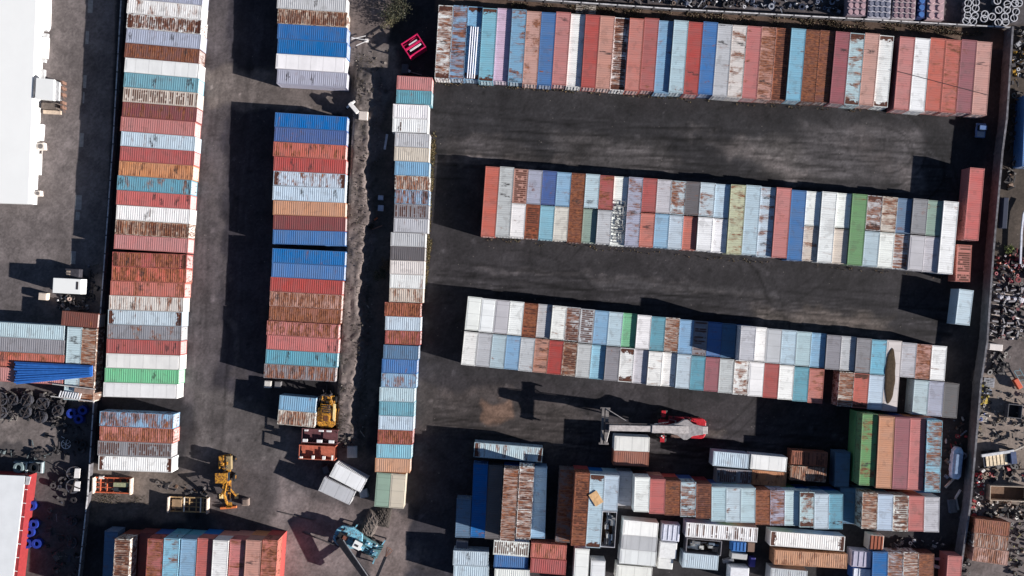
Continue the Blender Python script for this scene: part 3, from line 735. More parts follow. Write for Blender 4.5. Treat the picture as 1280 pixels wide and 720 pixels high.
    # tyre tracks: long sweeps along each aisle, tight turning rings at the east end
    for k in range(120):
        band = k % 3
        yb = [rs.uniform(125, 215), rs.uniform(325, 372), rs.uniform(490, 540)][band]
        sl = [.07, .09, .10][band] + rs.uniform(-.02, .02); amp = rs.uniform(0, 6); ph = rs.uniform(0, 6)
        yy = yb + sl * (px - 600) + amp * np.sin(px / rs.uniform(60, 160) + ph)
        for off in (0, 13 + 3 * rs.rand()):
            w = np.clip(1.4 - np.abs(py - yy - off) / rs.uniform(.7, 1.8), 0, 1) * (px > 540) * (px < 1190) * rs.uniform(.16, .5)
            w = w * np.clip((vnoise(40, 20 + k) - .3) * 3, 0, 1)
            C[:] = C * (1 - w[..., None] * (1 if k % 2 else -.55))
    for cx, cy, n in ((1115, 190, 9), (1150, 215, 6), (960, 420, 5)):
        for k in range(n):
            r0 = 26 + k * rs.uniform(5, 7.5); d = np.abs(np.hypot(px - cx + 10 + k * rs.uniform(0, 4), (py - cy + rs.uniform(-6, 6)) * rs.uniform(1.0, 1.4)) + wob * .25 - r0)
            w = np.clip(1.5 - d / 1.6, 0, 1) * np.clip((vnoise(30, 80 + k) - .3) * 3, 0, 1) * .5 * np.clip((px - cx + 30) / 40, 0, 1)
            C[:] = C * (1 - w[..., None] * (1 if k % 2 else -.9))
    for k in range(60):                                              # tracks down the lanes
        xb = rs.uniform(248, 330) if k % 2 else rs.uniform(440, 478)
        xx = xb - .075 * py + rs.uniform(0, 5) * np.sin(py / rs.uniform(50, 120) + k)
        w = np.clip(1.4 - np.abs(px - xx) / 1.6, 0, 1) * (py < 600) * rs.uniform(.1, .3) * np.clip((vnoise(40, 120 + k) - .3) * 3, 0, 1)
        C[:] = C * (1 - w[..., None] * (1 if k % 4 < 2 else -.5))
    for k in range(34):                                              # turning arcs, tyre widths apart
        cx, cy, r0 = rs.uniform(560, 1180), [rs.uniform(60, 330), rs.uniform(250, 480), rs.uniform(430, 640)][k % 3], rs.uniform(40, 160)
        for off in (0, 14):
            d = np.abs(np.hypot(px - cx, py - cy) - r0 - off)
            w = np.clip(1.5 - d / rs.uniform(.8, 1.6), 0, 1) * (px > 535) * np.clip((vnoise(50, 200 + k) - .42) * 5, 0, 1) * rs.uniform(.15, .4)
            C[:] = C * (1 - w[..., None] * (1 if k % 2 else -.7))
    for k in range(400):                                             # spills and specks
        cx, cy, r = rs.uniform(230, 1210), rs.uniform(0, 720), rs.uniform(.8, 3.5)
        i0, i1 = int((cx - 640) * HC / F / st - x0 / st - 14), int((cx - 640) * HC / F / st - x0 / st + 14)
        j0, j1 = int((360 - cy) * HC / F / st - y0 / st - 14), int((360 - cy) * HC / F / st - y0 / st + 14)
        sl_ = (slice(max(0, j0), max(0, j1)), slice(max(0, i0), max(0, i1)))
        if C[sl_].size:
            d = np.hypot(px[sl_] - cx + wob[sl_] * .2, py[sl_] - cy + wob2[sl_] * .2) / r; w = np.clip(1.4 - d, 0, 1)[..., None]
            C[sl_] = C[sl_] * (1 - w * (.5 if k % 3 else -.9))
    grit = (0.78 + .44 * vnoise(2.2, 31)) * (.88 + .24 * vnoise(5, 35))
    C *= grit[..., None] * .84
    C *= ((0.80 + .40 * vnoise(46, 33)) * (0.82 + .36 * vnoise(15, 34) * 1.0))[..., None]
    C *= np.array([1.0, .975, 1.04])
    C = np.clip(C, .006, .8)
    Z = bank(px, py) * (0.84 + .22 * vnoise(5, 55) + .10 * vnoise(2, 56))
    v = np.stack([X.ravel(), Y.ravel(), Z.ravel()], 1)
    idx = np.arange(nx * ny).reshape(ny, nx)
    f = np.stack([idx[:-1, :-1].ravel(), idx[:-1, 1:].ravel(), idx[1:, 1:].ravel(), idx[1:, :-1].ravel()], 1)
    me = bpy.data.meshes.new('ground')
    me.vertices.add(len(v)); me.vertices.foreach_set('co', v.ravel().astype(np.float32))
    me.loops.add(f.size); me.loops.foreach_set('vertex_index', f.ravel().astype(np.int32))
    me.polygons.add(len(f)); me.polygons.foreach_set('loop_start', (np.arange(len(f)) * 4).astype(np.int32))
    me.polygons.foreach_set('loop_total', np.full(len(f), 4, np.int32)); me.update()
    ca = me.color_attributes.new('surface', 'FLOAT_COLOR', 'POINT')
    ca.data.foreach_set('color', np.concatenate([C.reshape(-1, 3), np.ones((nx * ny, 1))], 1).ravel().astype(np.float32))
    m, nt = newmat('worn_yard_surface'); g = N(nt)
    a = g.node('ShaderNodeAttribute', attribute_name='surface'); tc = g.node('ShaderNodeTexCoord')
    n1 = g.noise(tc.outputs['Object'], 2.6, 7.0, 0.72); n2 = g.noise(tc.outputs['Object'], 0.35, 6.0, 0.7)
    k = g.m('ADD', g.m('MULTIPLY', n1, 0.9), g.m('MULTIPLY', n2, 0.7))
    k = g.m('SUBTRACT', g.m('MULTIPLY', k, 1.55), 0.24)
    bc = g.mix(1.0, a.outputs['Color'], g.xyz(k, k, k), 'MULTIPLY')
    vo = g.node('ShaderNodeTexVoronoi'); vo.inputs['Scale'].default_value = 1.1; g.link(tc.outputs['Object'], vo.inputs['Vector'])
    peb = g.m('MULTIPLY', g.ss(vo.outputs['Distance'], 0.13, 0.07), g.ss(n2, 0.5, 0.62))
    bc = g.mix(g.m('MULTIPLY', peb, 0.5), bc, (0.25, 0.22, 0.2))
    g.out(bc, 0.85, 0, n1, 0.35, 0.05, 0.2)
    me.materials.append(m)
    o = bpy.data.objects.new('ground', me); col.objects.link(o); o['kind'] = 'structure'
    fr = MB(); B = 1500                                              # the land beyond, out to the horizon, as four sheets
    for a_, b_, c_, d_ in ((-B, B, y1, B), (-B, B, -B, y0), (-B, x0, y0, y1), (x1, B, y0, y1)):
        fr.add([(a_, c_, 0), (b_, c_, 0), (b_, d_, 0), (a_, d_, 0)], [(0, 1, 2, 3)])
    tag(fr.build('ground_beyond', M('far_asphalt', (86, 82, 80), .9, scale=.1)), kind='structure')
ground()

# ------------------------------------------------------------------ walls and fences
def wall(name, pts, label, h, t, mat, capmat, cap=.06):
    w = thing(name, label, 'boundary wall', P(*pts[0]))
    o0 = P(*pts[0]); body, top, post = MB(), MB(), MB()
    for a, b in zip(pts[:-1], pts[1:]):
        pa, pb = P(a[0], a[1], h), P(b[0], b[1], h)
        pa.z = pb.z = 0; pa -= o0; pb -= o0
        d = (pb - pa); n = max(1, round(d.length / 3.0))
        body.bar(pa + Vector((0, 0, h / 2)), pb + Vector((0, 0, h / 2)), t, h)
        top.bar(pa + Vector((0, 0, h + cap / 2 + .004)), pb + Vector((0, 0, h + cap / 2 + .004)), t + .10, cap)
        for k in range(n): post.box(tuple(pa + d * (k / n) + Vector((0, 0, h / 2 + .03))), (t + .14, t + .14, h + .1), math.atan2(d.y, d.x))
    body.build('wall_panels', mat, w); top.build('coping', capmat, w); post.build('posts', mat, w)
    return w
cz = M('weathered_concrete', (92, 90, 94), .85, var=.35, scale=1.2)
cc = M('pale_coping', (196, 194, 196), .8, var=.35, scale=1.5)
ccd = M('weathered_coping', (110, 108, 114), .85, var=.55, scale=.8)
wall('boundary_wall', [(153.5, -14), (151.5, 0), (141.2, 180), (129.5, 340), (117.5, 497), (109.5, 620), (98, 725)], 'long thin pale-topped wall left of the far left container column', 1.3, .10, cz, cc)
wall('boundary_wall', [(636, -3), (840, 11), (1080, 24), (1266, 34.5)], 'pale wall running along the top behind the top right row', 1.2, .10, cz, cc)
wall('boundary_wall', [(1266, 34.5), (1258.5, 148), (1253, 190), (1241.5, 318), (1234, 427), (1226, 480), (1222, 530), (1213, 631), (1203.6, 692), (1198, 730)],
     'weathered wall down the right side of the container yard', 2.4, .22, cz, ccd)

# ------------------------------------------------------------------ left buildings
wh = M('white_sheet_metal', (232, 232, 230), .5, var=.03, scale=.3)
gt = M('window_grey', (150, 152, 156), .4, var=.2)
b = thing('warehouse', 'large white-roofed warehouse at the top left', 'warehouse')
def pp(l, h=0): return [tuple(P(x, y, h).xy) for x, y in l]
edge = pp([(47, -60), (34.5, 252)], 2.9)
hullp = pp([(-120, -60), (47, -60), (34.5, 254), (-120, 249)], 2.9)
MB().prism(hullp, 0, 2.9).build('walls', wh, b)
MB().prism(pp([(-120, -61), (48, -61), (35.5, 255), (-120, 250)], 2.95), 2.905, 3.02).build('roof', M('white_roof', (238, 238, 236), .5, var=.02, scale=.2), b)
for pts_ in ([(48.6, -60), (62, -60), (60, 30), (58.5, 36), (50, 36)], [(50.5, 46), (58.5, 46), (57, 72), (46, 72)],
             [(42, 155), (52.5, 155), (51, 175), (41, 175)], [(40, 192), (49, 192), (48, 218), (38.5, 218)]):
    MB().prism(pp(pts_, 1.0), 0.0, .9).build('loading_ledge', wh, b)
for (x, y, x2, y2) in ((50, 34, 60, 38), (50, 41, 60, 46), (47.5, 73, 57, 77), (48, 86, 56, 98), (39, 177, 49, 182), (38.5, 185, 48, 190), (37, 221, 46, 226)):
    w = MB().prism(pp([(x, y), (x2, y + 1), (x2 - .5, y2 + 1), (x - .5, y2)], .5), 0.0, .55).build('bay_kerb', M('bay_grey', (178, 178, 180), .7), b)
for i, y in enumerate((60, 150, 205, 238)):
    p = P(46.5 - .04 * y, y, 1.6)
    MB().box((p.x + .30, p.y, 1.6), (.08, 1.6, 1.0), R(-3)).build('window', gt, b)
mb = MB(); mb.prism(pp([(36.5, 222), (43.5, 223), (42, 250), (35.5, 249.5)], 1.0), 0, .6).build('step_block', M('bay_grey', (178, 178, 180)), b)
cn = thing('loading_canopy', 'white canopy box jutting from the warehouse side', 'canopy')
MB().prism(pp([(47, 98), (69, 100), (68, 126), (45.5, 124)], 2.9), 2.6, 3.3).build('canopy_roof', wh, cn)
MB().prism(pp([(69.3, 101), (75, 103), (74, 126), (68.3, 125.5)], 2.6), 2.3, 2.85).build('canopy_lip', M('bay_grey', (178, 178, 180)), cn)
pb_ = MB()
for x, y in ((71.5, 104), (71, 123)):
    q = P(x, y, 1.5); pb_.tube((q.x, q.y, 0), (q.x, q.y, 2.3), .08)
pb_.build('posts', gt, cn)
fm = MB(); 
for y in (103, 110, 118, 128, 134):
    q = P(77.5, y, 1.2); fm.box((q.x, q.y, .7), (.35, .5, 1.4)); fm.bar((q.x, q.y, 1.3), (q.x + .4, q.y - .9, .8), .08)
fm.build('dock_frame', M('rusty_dock', (120, 92, 80), .8), cn)
dk = MB().prism(pp([(54, 129), (73, 130), (72.5, 137), (53.5, 136)], .5), 0, 1.0).build('loading_dock', M('dock_concrete', (104, 94, 88), .85))
tag(dk, 'low brown concrete dock beside the warehouse canopy', 'loading dock')
rp = MB().prism(pp([(54, 137.5), (76, 138.5), (76, 143), (54, 142)], .3), 0, .35).build('dock_ramp', M('dock_sand', (196, 176, 158), .85))
tag(rp, 'sandy coloured ramp edge directly below the brown dock', 'ramp')
def wall_unit(px, py, lab, w, pole):
    u = thing('roof_vent_unit', lab, 'vent unit', P(px, py))
    MB().box((0, 0, .5), (w, w, 1.0), R(4)).build('housing', M('beige_metal', (206, 196, 188), .6), u, bevel=.05)
    MB().tube((0, 0, 1.0), (0, 0, 1.12), w * .35, n=14).build('fan_cover', M('fan_grey', (96, 92, 92), .5), u)
    if pole: MB().bar((-.1, -w * .5, .2), (-.4, -w * .5 - 2.2, .2), .12).build('pipe', M('fan_light', (190, 184, 180), .5), u)
wall_unit(54.5, 184, 'beige vent unit with a pipe halfway down the warehouse side', 1.2, True)
wall_unit(51, 242.5, 'small beige vent unit at the lower corner of the warehouse', .9, False)

b = thing('shed', 'white-roofed shed with a red side wall at the lower left corner', 'shed')
MB().prism(pp([(-120, 588), (36, 594.5), (17, 760), (-120, 760)], 2.6), 0, 2.6).build('walls', M('red_cladding', (140, 50, 52), .5, var=.15), b)
MB().prism(pp([(-120, 589), (31.5, 595), (12, 760), (-120, 760)], 2.75), 2.605, 2.8).build('roof', M('pale_roof', (222, 224, 226), .5, var=.05, scale=.4), b)
MB().prism(pp([(33, 595.5), (38.5, 596), (36, 606), (31.5, 606)], 2.75), 2.605, 2.8).build('roof_hatch', M('bay_grey', (178, 178, 180)), b)
for k in range(8):
    q = P(30.5 - k * 2.2, 612 + k * 17, 2.65); MB().box((q.x + .3, q.y, 2.62), (.5, .1, .06), R(-8)).build('gutter_bracket', wh, b)

# pale rectangles laid flat on the left yard
mk = M('pale_rect_grey', (150, 148, 146), .8, var=.2)
for (x, y, w_, h_) in ((113, 8, 6, 16), (109, 47, 4, 16), (106, 102, 4, 16), (104.5, 122, 2, 14), (102, 175, 5, 17), (98, 253, 8, 18), (97, 270, 5, 10), (91.5, 322, 6, 16)):
    p = P(x, y); tag(MB().box((p.x, p.y, .004 + .004), (w_ / 7.32, h_ / 7.32, .008), R(-3)).build('pale_rect', mk), kind='structure')

# ------------------------------------------------------------------ machines
blk = M('tyre_rubber', (38, 36, 38), .85); stl = M('dark_steel', (58, 56, 60), .5, rustamt=.4)
gry = M('boom_grey', (156, 150, 150), .5, var=.3, rustamt=.2); glass = M('cab_glass', (40, 48, 58), .1, spec=.6)
def wheel(p, r, w, parent, axis=(0, 1, 0), hub=None, name='wheel'):
    prof = [(r * .45, -w / 2), (r * .9, -w / 2), (r, -w * .3), (r, w * .3), (r * .9, w / 2), (r * .45, w / 2)]
    o = MB().lathe(prof, (0, 0, 0), axis, 18).build(name, blk, parent, loc=p)
    a = Vector(axis); MB().tube(tuple(-a * w * .32), tuple(a * w * .32), r * .47, n=14).build('hub', hub or stl, o)
    return o
redm = M('machine_red', (184, 40, 50), .4, var=.3, spec=.4, rustamt=.15)
def fittings(t, box, n, seed, mats):
    """hoses, tanks, grilles and grease-dark bits over a machine deck"""
    rs = random.Random(seed); x0, x1, y0, y1, z0, z1 = box
    for k in range(n):
        x, y, z = rs.uniform(x0, x1), rs.uniform(y0, y1), rs.uniform(z0, z1); m_ = mats[k % len(mats)]
        r = k % 4
        if r == 0: MB().tube((x, y, z), (x + rs.uniform(-.9, .9), y + rs.uniform(-.4, .4), z + rs.uniform(0, .3)), .05, n=6).build('hose', m_, t)
        elif r == 1: MB().box((x, y, z), (rs.uniform(.2, .5), rs.uniform(.15, .4), rs.uniform(.15, .4))).build('valve_box', m_, t)
        elif r == 2: MB().tube((x, y, z - .2), (x, y, z + .25), rs.uniform(.08, .16), n=10).build('filter', m_, t)
        else: MB().bar((x - .5, y, z), (x + .5, y + rs.uniform(-.2, .2), z), .06).build('handrail', m_, t)
def reach_stacker():
    e0, e1 = P(885, 538, 3.9), P(757, 534.8, 6.4); dv = (e1 - e0); dv.z = 0; dv.normalize(); a = e0 + dv * 4.4; a.z = 0
    t = thing('reach_stacker', 'red reach stacker with long grey boom working in the yard', 'reach stacker', a, math.atan2(dv.y, dv.x))
    ch = MB(); ch.bb(-3.2, 3.4, -1.0, 1.0, .9, 1.7); ch.bb(2.3, 3.1, -2.35, 2.35, .9, 1.5); ch.build('chassis', redm, t, bevel=.04)
    cw = MB(); cw.prism([(-4.4, -1.0), (-4.1, -1.55), (-3.6, -1.7), (-1.9, -1.7), (-1.7, -1.2), (-1.7, 1.2), (-1.9, 1.7), (-3.6, 1.7), (-4.1, 1.55), (-4.4, 1.0)], .8, 2.4)
    cw.build('counterweight', redm, t, bevel=.12)
    en = MB(); en.bb(-1.6, 1.8, -1.75, -.75, 1.2, 2.3); en.build('engine_cover', M('machine_shaded_red', (124, 32, 44), .4), t, bevel=.05)  # the boom's shade is put into this darker red
    tk = MB(); tk.bb(-1.5, 1.3, .85, 1.8, 1.1, 1.9); tk.build('fender', M('fender_drab', (116, 92, 84), .7), t, bevel=.06)
    cb = MB(); cb.bb(-.4, 1.6, -.62, .62, 1.75, 3.0); cb.build('cab', glass, t, bevel=.06)
    MB().bb(-.5, 1.7, -.66, .66, 3.0, 3.08).build('cab_roof', redm, t)
    for y in (-2.35, -1.55, 1.55, 2.35): wheel((2.7, y, .85), .85, .62, t, hub=redm)
    for y in (-1.5, 1.5): wheel((-2.9, y, .7), .7, .6, t, hub=redm)
    for y in (-2.1, 2.1): MB().bb(2.35, 3.05, y - .55, y + .55, 1.78, 1.84).build('mudguard', redm, t)
    bo = MB(); z = lambda x: 3.35 + (x + 4.4) * .16
    bo.bar((-4.3, 0, z(-4.3)), (5.2, 0, z(5.2)), 1.25, 1.0)
    prism_pts = [(-3.6, -.62), (-1.8, -1.0), (-.9, -1.65), (-.3, -1.65), (.7, -1.0), (2.2, -.64), (2.2, .64), (.7, 1.0), (-.3, 1.65), (-.9, 1.65), (-1.8, 1.0), (-3.6, .62)]
    bp = MB(); bp.prism(prism_pts, 3.6, 4.38)
    bo.build('boom', gry, t, bevel=.05); bp.build('boom_bracket', gry, t, bevel=.05)
    MB().bar((5.2, 0, z(5.2) - .02), (12.3, 0, z(12.3)), .95, .75).build('inner_boom', gry, t, bevel=.04)
    for y in (-.85, .85):
        MB().tube((1.2, y, 1.6), (4.6, y * .8, z(4.6) - .3), .13).build('lift_cylinder', M('chrome_rod', (190, 190, 195), .25, .8), t)
    MB().bar((4.9, -.75, z(5)), (12.1, -.72, z(12.1) + .1), .10).build('hose_track', stl, t)
    MB().bb(12.2, 12.9, -.8, .8, 4.7, 6.1).build('rotator', stl, t, bevel=.05)
    sp = MB(); sp.bb(12.2, 12.75, -2.95, 2.95, 4.2, 4.6); sp.bb(12.95, 13.35, -2.95, 2.95, 4.2, 4.6)
    sp.bb(12.0, 13.6, -3.05, -2.75, 4.1, 4.55); sp.bb(12.0, 13.6, 2.75, 3.05, 4.1, 4.55)
    s_ = sp.build('spreader', M('spreader_grey', (128, 122, 120), .5, rustamt=.3), t)
    for y in (-2.9, 2.9):
        for x in (12.1, 13.5): MB().bb(x - .1, x + .1, y - .1, y + .1, 3.85, 4.1).build('twistlock', stl, s_)
    MB().tube((9.2, -1.0, 4.9), (12.3, -2.7, 4.75), .07).build('side_arm', gry, t)
    MB().tube((11.9, -.5, 5.4), (12.4, 2.5, 4.75), .09).build('tilt_cylinder', M('fan_light', (190, 184, 180)), t)
    for y in (-1.15, 1.15): MB().tube((-4.42, y, 1.6), (-4.5, y, 1.6), .14).build('tail_light', M('lens_red', (200, 60, 50), .3), t)
    fittings(t, (-1.6, 2.0, -1.7, -.8, 2.35, 2.5), 8, 1, [stl, gry, blk]); fittings(t, (-1.3, 1.2, .9, 1.7, 1.95, 2.1), 5, 2, [stl, blk]); fittings(t, (-4.0, -2.0, -1.4, 1.4, 2.45, 2.55), 6, 3, [stl, redm])
    for x, y in ((2.6, 1.85), (2.85, 1.6)): MB().tube((x, y, 1.85), (x, y, 2.0), .12).build('work_light', wh, t)
reach_stacker()
yel = M('machine_yellow', (196, 140, 50), .55, var=.45, scale=2.5, rustamt=.75)
def forklift():
    a = P(409.5, 511, 1.0); a.z = 0
    t = thing('forklift', 'worn yellow heavy forklift parked beside two short containers', 'forklift', a, R(87))
    MB().prism([(-3.1, -.9), (-2.6, -1.5), (.2, -1.55), (.2, 1.55), (-2.6, 1.5), (-3.1, .9)], .7, 1.7).build('counterweight', yel, t, bevel=.08)
    MB().bb(.2, 2.3, -1.1, 1.1, .7, 1.3).build('chassis', yel, t, bevel=.04)
    MB().bb(-2.2, -.7, -.7, .75, 1.7, 2.1).build('engine_hood', yel, t, bevel=.05)
    MB().bb(-1.9, -1.0, -.35, .35, 2.1, 2.14).build('radiator_grille', M('grille_brown', (104, 66, 44), .7), t)
    MB().bb(-.5, .9, -.6, .6, 1.4, 2.5).build('cab', glass, t, bevel=.05)
    cf = MB()
    for x in (-.55, .95):
        for y in (-.65, .65): cf.bb(x - .05, x + .05, y - .05, y + .05, 1.3, 2.62)
    for x in (-.5, -.15, .2, .55, .9): cf.bb(x - .04, x + .04, -.7, .7, 2.62, 2.68)
    cf.build('overhead_guard', yel, t)
    for x, r in ((-2.0, .55), (1.7, .75)):
        for y in (-1.35, 1.35): wheel((x, y, r), r, .5, t, hub=yel)
    ms = MB()
    for y in (-.6, .6): ms.bb(2.4, 2.65, y - .1, y + .1, .2, 3.4)
    for z in (.5, 1.6, 2.6, 3.3): ms.bb(2.45, 2.6, -.5, .5, z - .06, z + .06)
    ms.build('mast', stl, t)
    for y in (-.5, .5): MB().bb(2.7, 3.9, y - .1, y + .1, .15, .23).build('fork', stl, t)
    for y in (-1.1, 1.1): MB().tube((.3, y, 1.4), (2.4, y * .6, 2.4), .08).build('tilt_cylinder', yel, t)
    MB().bb(-1.9, 1.0, -1.5, -1.1, 1.72, 1.86).build('side_deck', M('worn_cream', (232, 206, 150), .6), t)
    MB().bar((-.8, -1.9, 1.4), (.2, -2.0, 1.4), .08).build('mirror_arm', yel, t)
    fittings(t, (-2.6, 2.2, -1.3, 1.3, 1.75, 2.1), 16, 4, [stl, yel, blk, stl]); fittings(t, (1.2, 3.4, -1.0, 1.0, 1.4, 2.2), 10, 5, [stl, blk])
forklift()
def loader():
    a = P(283.5, 602, 1.0); a.z = 0
    t = thing('backhoe_loader', 'yellow backhoe digger with its arm reaching down the yard', 'digger', a, R(-89))
    MB().bb(-4.5, -2.3, -1.05, -.25, .9, 1.9).build('engine_hood', yel, t, bevel=.08)
    MB().bb(-4.4, -2.1, .05, 1.0, .8, 1.6).build('side_tank', M('tank_drab', (146, 128, 96), .6), t, bevel=.08)
    MB().bb(-4.5, 1.6, -.6, .6, .55, .9).build('chassis', yel, t)
    MB().bb(-1.7, -.2, -1.35, .6, 1.0, 2.6).build('cab', glass, t, bevel=.05)
    MB().bb(-1.8, -.1, -1.42, .68, 2.6, 2.7).build('cab_roof', yel, t, bevel=.04)
    for x, r in ((-3.7, .5), (-.7, .75)):
        for y in (-1.3, 1.3): wheel((x, y, r), r, .42, t, hub=yel)
    MB().bar((-.3, .05, 1.2), (1.6, .1, 2.9), .38, .42).build('boom', yel, t, bevel=.03)
    MB().bar((1.5, .1, 2.9), (3.6, .2, 1.6), .32, .36).build('stick', yel, t, bevel=.03)
    MB().tube((.1, .1, 1.7), (1.5, .1, 2.5), .09).build('boom_cylinder', M('chrome_rod', (190, 190, 195)), t)
    MB().lathe([(.25, -.25), (.62, -.25), (.62, .25), (.25, .25)], (.2, -.1, 1.1), (0, 0, 1), 14).build('slew_ring', yel, t)
    for s in (-1, 1):
        MB().bar((1.3, s * .5, .9), (2.6, s * 1.35, .35), .22).build('stabiliser_leg', yel, t)
        MB().bb(2.3, 3.1, s * 1.3 - .3, s * 1.3 + .3, .02, .14).build('stabiliser_pad', M('worn_cream', (232, 206, 150)), t)
    bk = MB()
    for k in range(6):
        a0, a1 = math.radians(200 + k * 28), math.radians(228 + k * 28)
        bk.bar((4.0 + .45 * math.cos(a0), .2, .9 + .45 * math.sin(a0)), (4.0 + .45 * math.cos(a1), .2, .9 + .45 * math.sin(a1)), .9, .05)
    bk.build('bucket', yel, t)
    fittings(t, (-4.4, -2.0, -1.1, .9, 1.9, 2.0), 12, 6, [stl, yel, blk, stl]); fittings(t, (-.2, 3.6, -.7, .8, .9, 2.0), 14, 7, [yel, stl, blk])
    MB().box((4.55, 0, .3), (.32, 2.7, .5), R(4)).build('dozer_blade', M('blade_orange', (214, 120, 70), .55, rustamt=.3), t)
loader()
def crane():
    a = P(438, 672, 1.5); a.z = 0
    t = thing('mobile_crane', 'light blue crane with a dark boom reaching off the bottom edge', 'crane', a, R(-28))
    blu = M('crane_blue', (120, 178, 200), .5, var=.35, rustamt=.55); drk = M('boom_black', (34, 34, 40), .5, var=.4)
    MB().bb(-1.6, 5.6, -1.2, 1.2, .8, 1.3).build('chassis', M('chassis_teal', (92, 126, 130), .6, rustamt=.5), t)
    for x in (-1.0, .9, 3.4, 4.9):
        for y in (-1.25, 1.25): wheel((x, y, .55), .55, .4, t)
    dk = MB()
    for x, y, w, d, h in ((3.3, .5, 1.3, .8, .25), (4.6, -.5, 1.2, .9, .35), (4.5, .75, .9, .5, .2), (2.5, -.7, .9, .6, .4)): dk.bb(x - w / 2, x + w / 2, y - d / 2, y + d / 2, 1.3, 1.3 + h)
    dk.build('deck_boxes', blu, t, bevel=.03)
    MB().prism([(-2.6, -.9), (-2.4, -1.5), (-1.2, -1.9), (.6, -1.5), (1.8, -.9), (2.2, .3), (1.6, 1.6), (-.4, 1.9), (-2.1, 1.4), (-2.7, .3)], 1.55, 2.3).build('upper_body', blu, t, bevel=.06)
    MB().lathe([(.3, 1.3), (.9, 1.3), (.9, 1.55), (.3, 1.55)], n=16).build('slew_ring', stl, t)
    MB().bb(-2.0, -.4, -1.0, .4, 2.3, 2.9).build('counterweight', M('weight_dark', (40, 38, 40), .7), t, bevel=.05)
    MB().bb(-1.1, -.2, -.3, .3, 2.9, 3.0).build('exhaust_cover', M('cover_rust', (120, 74, 60), .7), t)
    c = MB().bb(1.0, 2.3, -.55, .65, 2.3, 3.4).build('cab', glass, t, bevel=.05)
    MB().bb(.95, 2.35, -.6, .7, 3.4, 3.5).build('cab_roof', wh, c, bevel=.03)
    MB().bb(1.3, 1.9, -.2, .15, 3.5, 3.56).build('roof_hatch', stl, c)
    for s in (-1, 1):
        for x in (-.2, 5.2):
            MB().bar((x, s * .6, 1.0), (x + .2, s * 2.3, .95), .2).build('outrigger', blu, t)
            MB().tube((x + .2, s * 2.25, .02), (x + .2, s * 2.25, 1.0), .11).build('outrigger_foot', stl, t)
    fittings(t, (-2.2, 1.4, -1.2, 1.5, 2.35, 2.6), 12, 8, [stl, drk, blk]); fittings(t, (2.4, 5.4, -1.0, 1.0, 1.4, 1.8), 16, 9, [stl, drk, wh, blu])
    # boom, swung away from the deck
    q = Matrix.Rotation(R(-24), 4, 'Z'); v = lambda *p: tuple(q @ Vector(p))
    MB().bar(v(-1.2, -1.35, 2.7), v(8.6, -1.35, 3.6), .95, .8).build('boom', drk, t, bevel=.04)
    MB().bar(v(-.6, -.7, 3.0), v(7.5, -.95, 3.9), .12).build('boom_hose', M('hose_light', (150, 150, 154), .5), t)
    st = MB().bar(v(8.4, -1.3, 3.7), v(6.0, 3.0, 2.6), .5, .45).build('stick', drk, t, bevel=.03)
    gr = MB()
    for s in (-1, 0, 1): gr.bar(v(6.0, 3.0, 2.6), v(5.6 + s * .5, 3.9, 1.7), .12); gr.bar(v(5.6 + s * .5, 3.9, 1.7), v(5.9 + s * .2, 4.1, 1.0), .1)
    gr.build('grapple', M('grapple_rust', (96, 66, 56), .7), st)
crane()

def flat_rack(px, py, ang, L, W, colr, lab, cargo, bars=5):
    a = P(px, py); t = thing('flat_rack', lab, 'flat rack', a, R(ang)); m = M('frame_' + lab.split()[0], colr, .7, rustamt=.5)
    f = MB()
    for s in (-1, 1): f.bb(-L / 2, L / 2, s * (W / 2) - .09, s * (W / 2) + .09, .15, .5)
    f.build('side_beams', m, t)
    for s in (-1, 1):
        e = MB(); e.bb(s * L / 2 - .1, s * L / 2 + .1, -W / 2 - .1, W / 2 + .1, .1, 1.25); e.build('end_frame', M('pale_end_' + lab.split()[0], (206, 190, 176), .7, rustamt=.5), t)
    cb = MB()
    for k in range(bars):
        x = -L / 2 + (k + .8) * L / (bars + .6); cb.bb(x - .07, x + .07, -W / 2 + .09, W / 2 - .09, .2, .4)
    for y in (-W / 6, W / 6): cb.bb(-L / 2 + .1, L / 2 - .1, y - .05, y + .05, .22, .36)
    cb.build('cross_members', m, t)
    for nm, (x0, x1, y0, y1, z0, z1), c in cargo: MB().bb(x0, x1, y0, y1, z0, z1).build(nm, M('cargo_' + nm, c, .7), t, bevel=.03)
flat_rack(143.3, 606, -2, 6.3, 2.5, (196, 98, 66), 'rust-red open flat rack below the block of four containers', [('olive_tank', (.2, 2.7, -.1, .6, .5, 1.0), (150, 152, 122)), ('dark_sheet', (0, 2.4, -1.0, -.3, .41, .5), (46, 50, 56))])
flat_rack(237.5, 630, -2, 6.6, 2.4, (176, 146, 106), 'tan skeletal flat rack with white cross straps left of digger', [('strap', (-.9, -.7, -1.2, 1.25, .5, .6), (232, 226, 216)), ('strap', (1.9, 2.1, -1.2, 1.25, .5, .6), (232, 226, 216)), ('timber_stack', (-2.8, -1.2, -.7, .9, .41, .75), (150, 124, 98))])
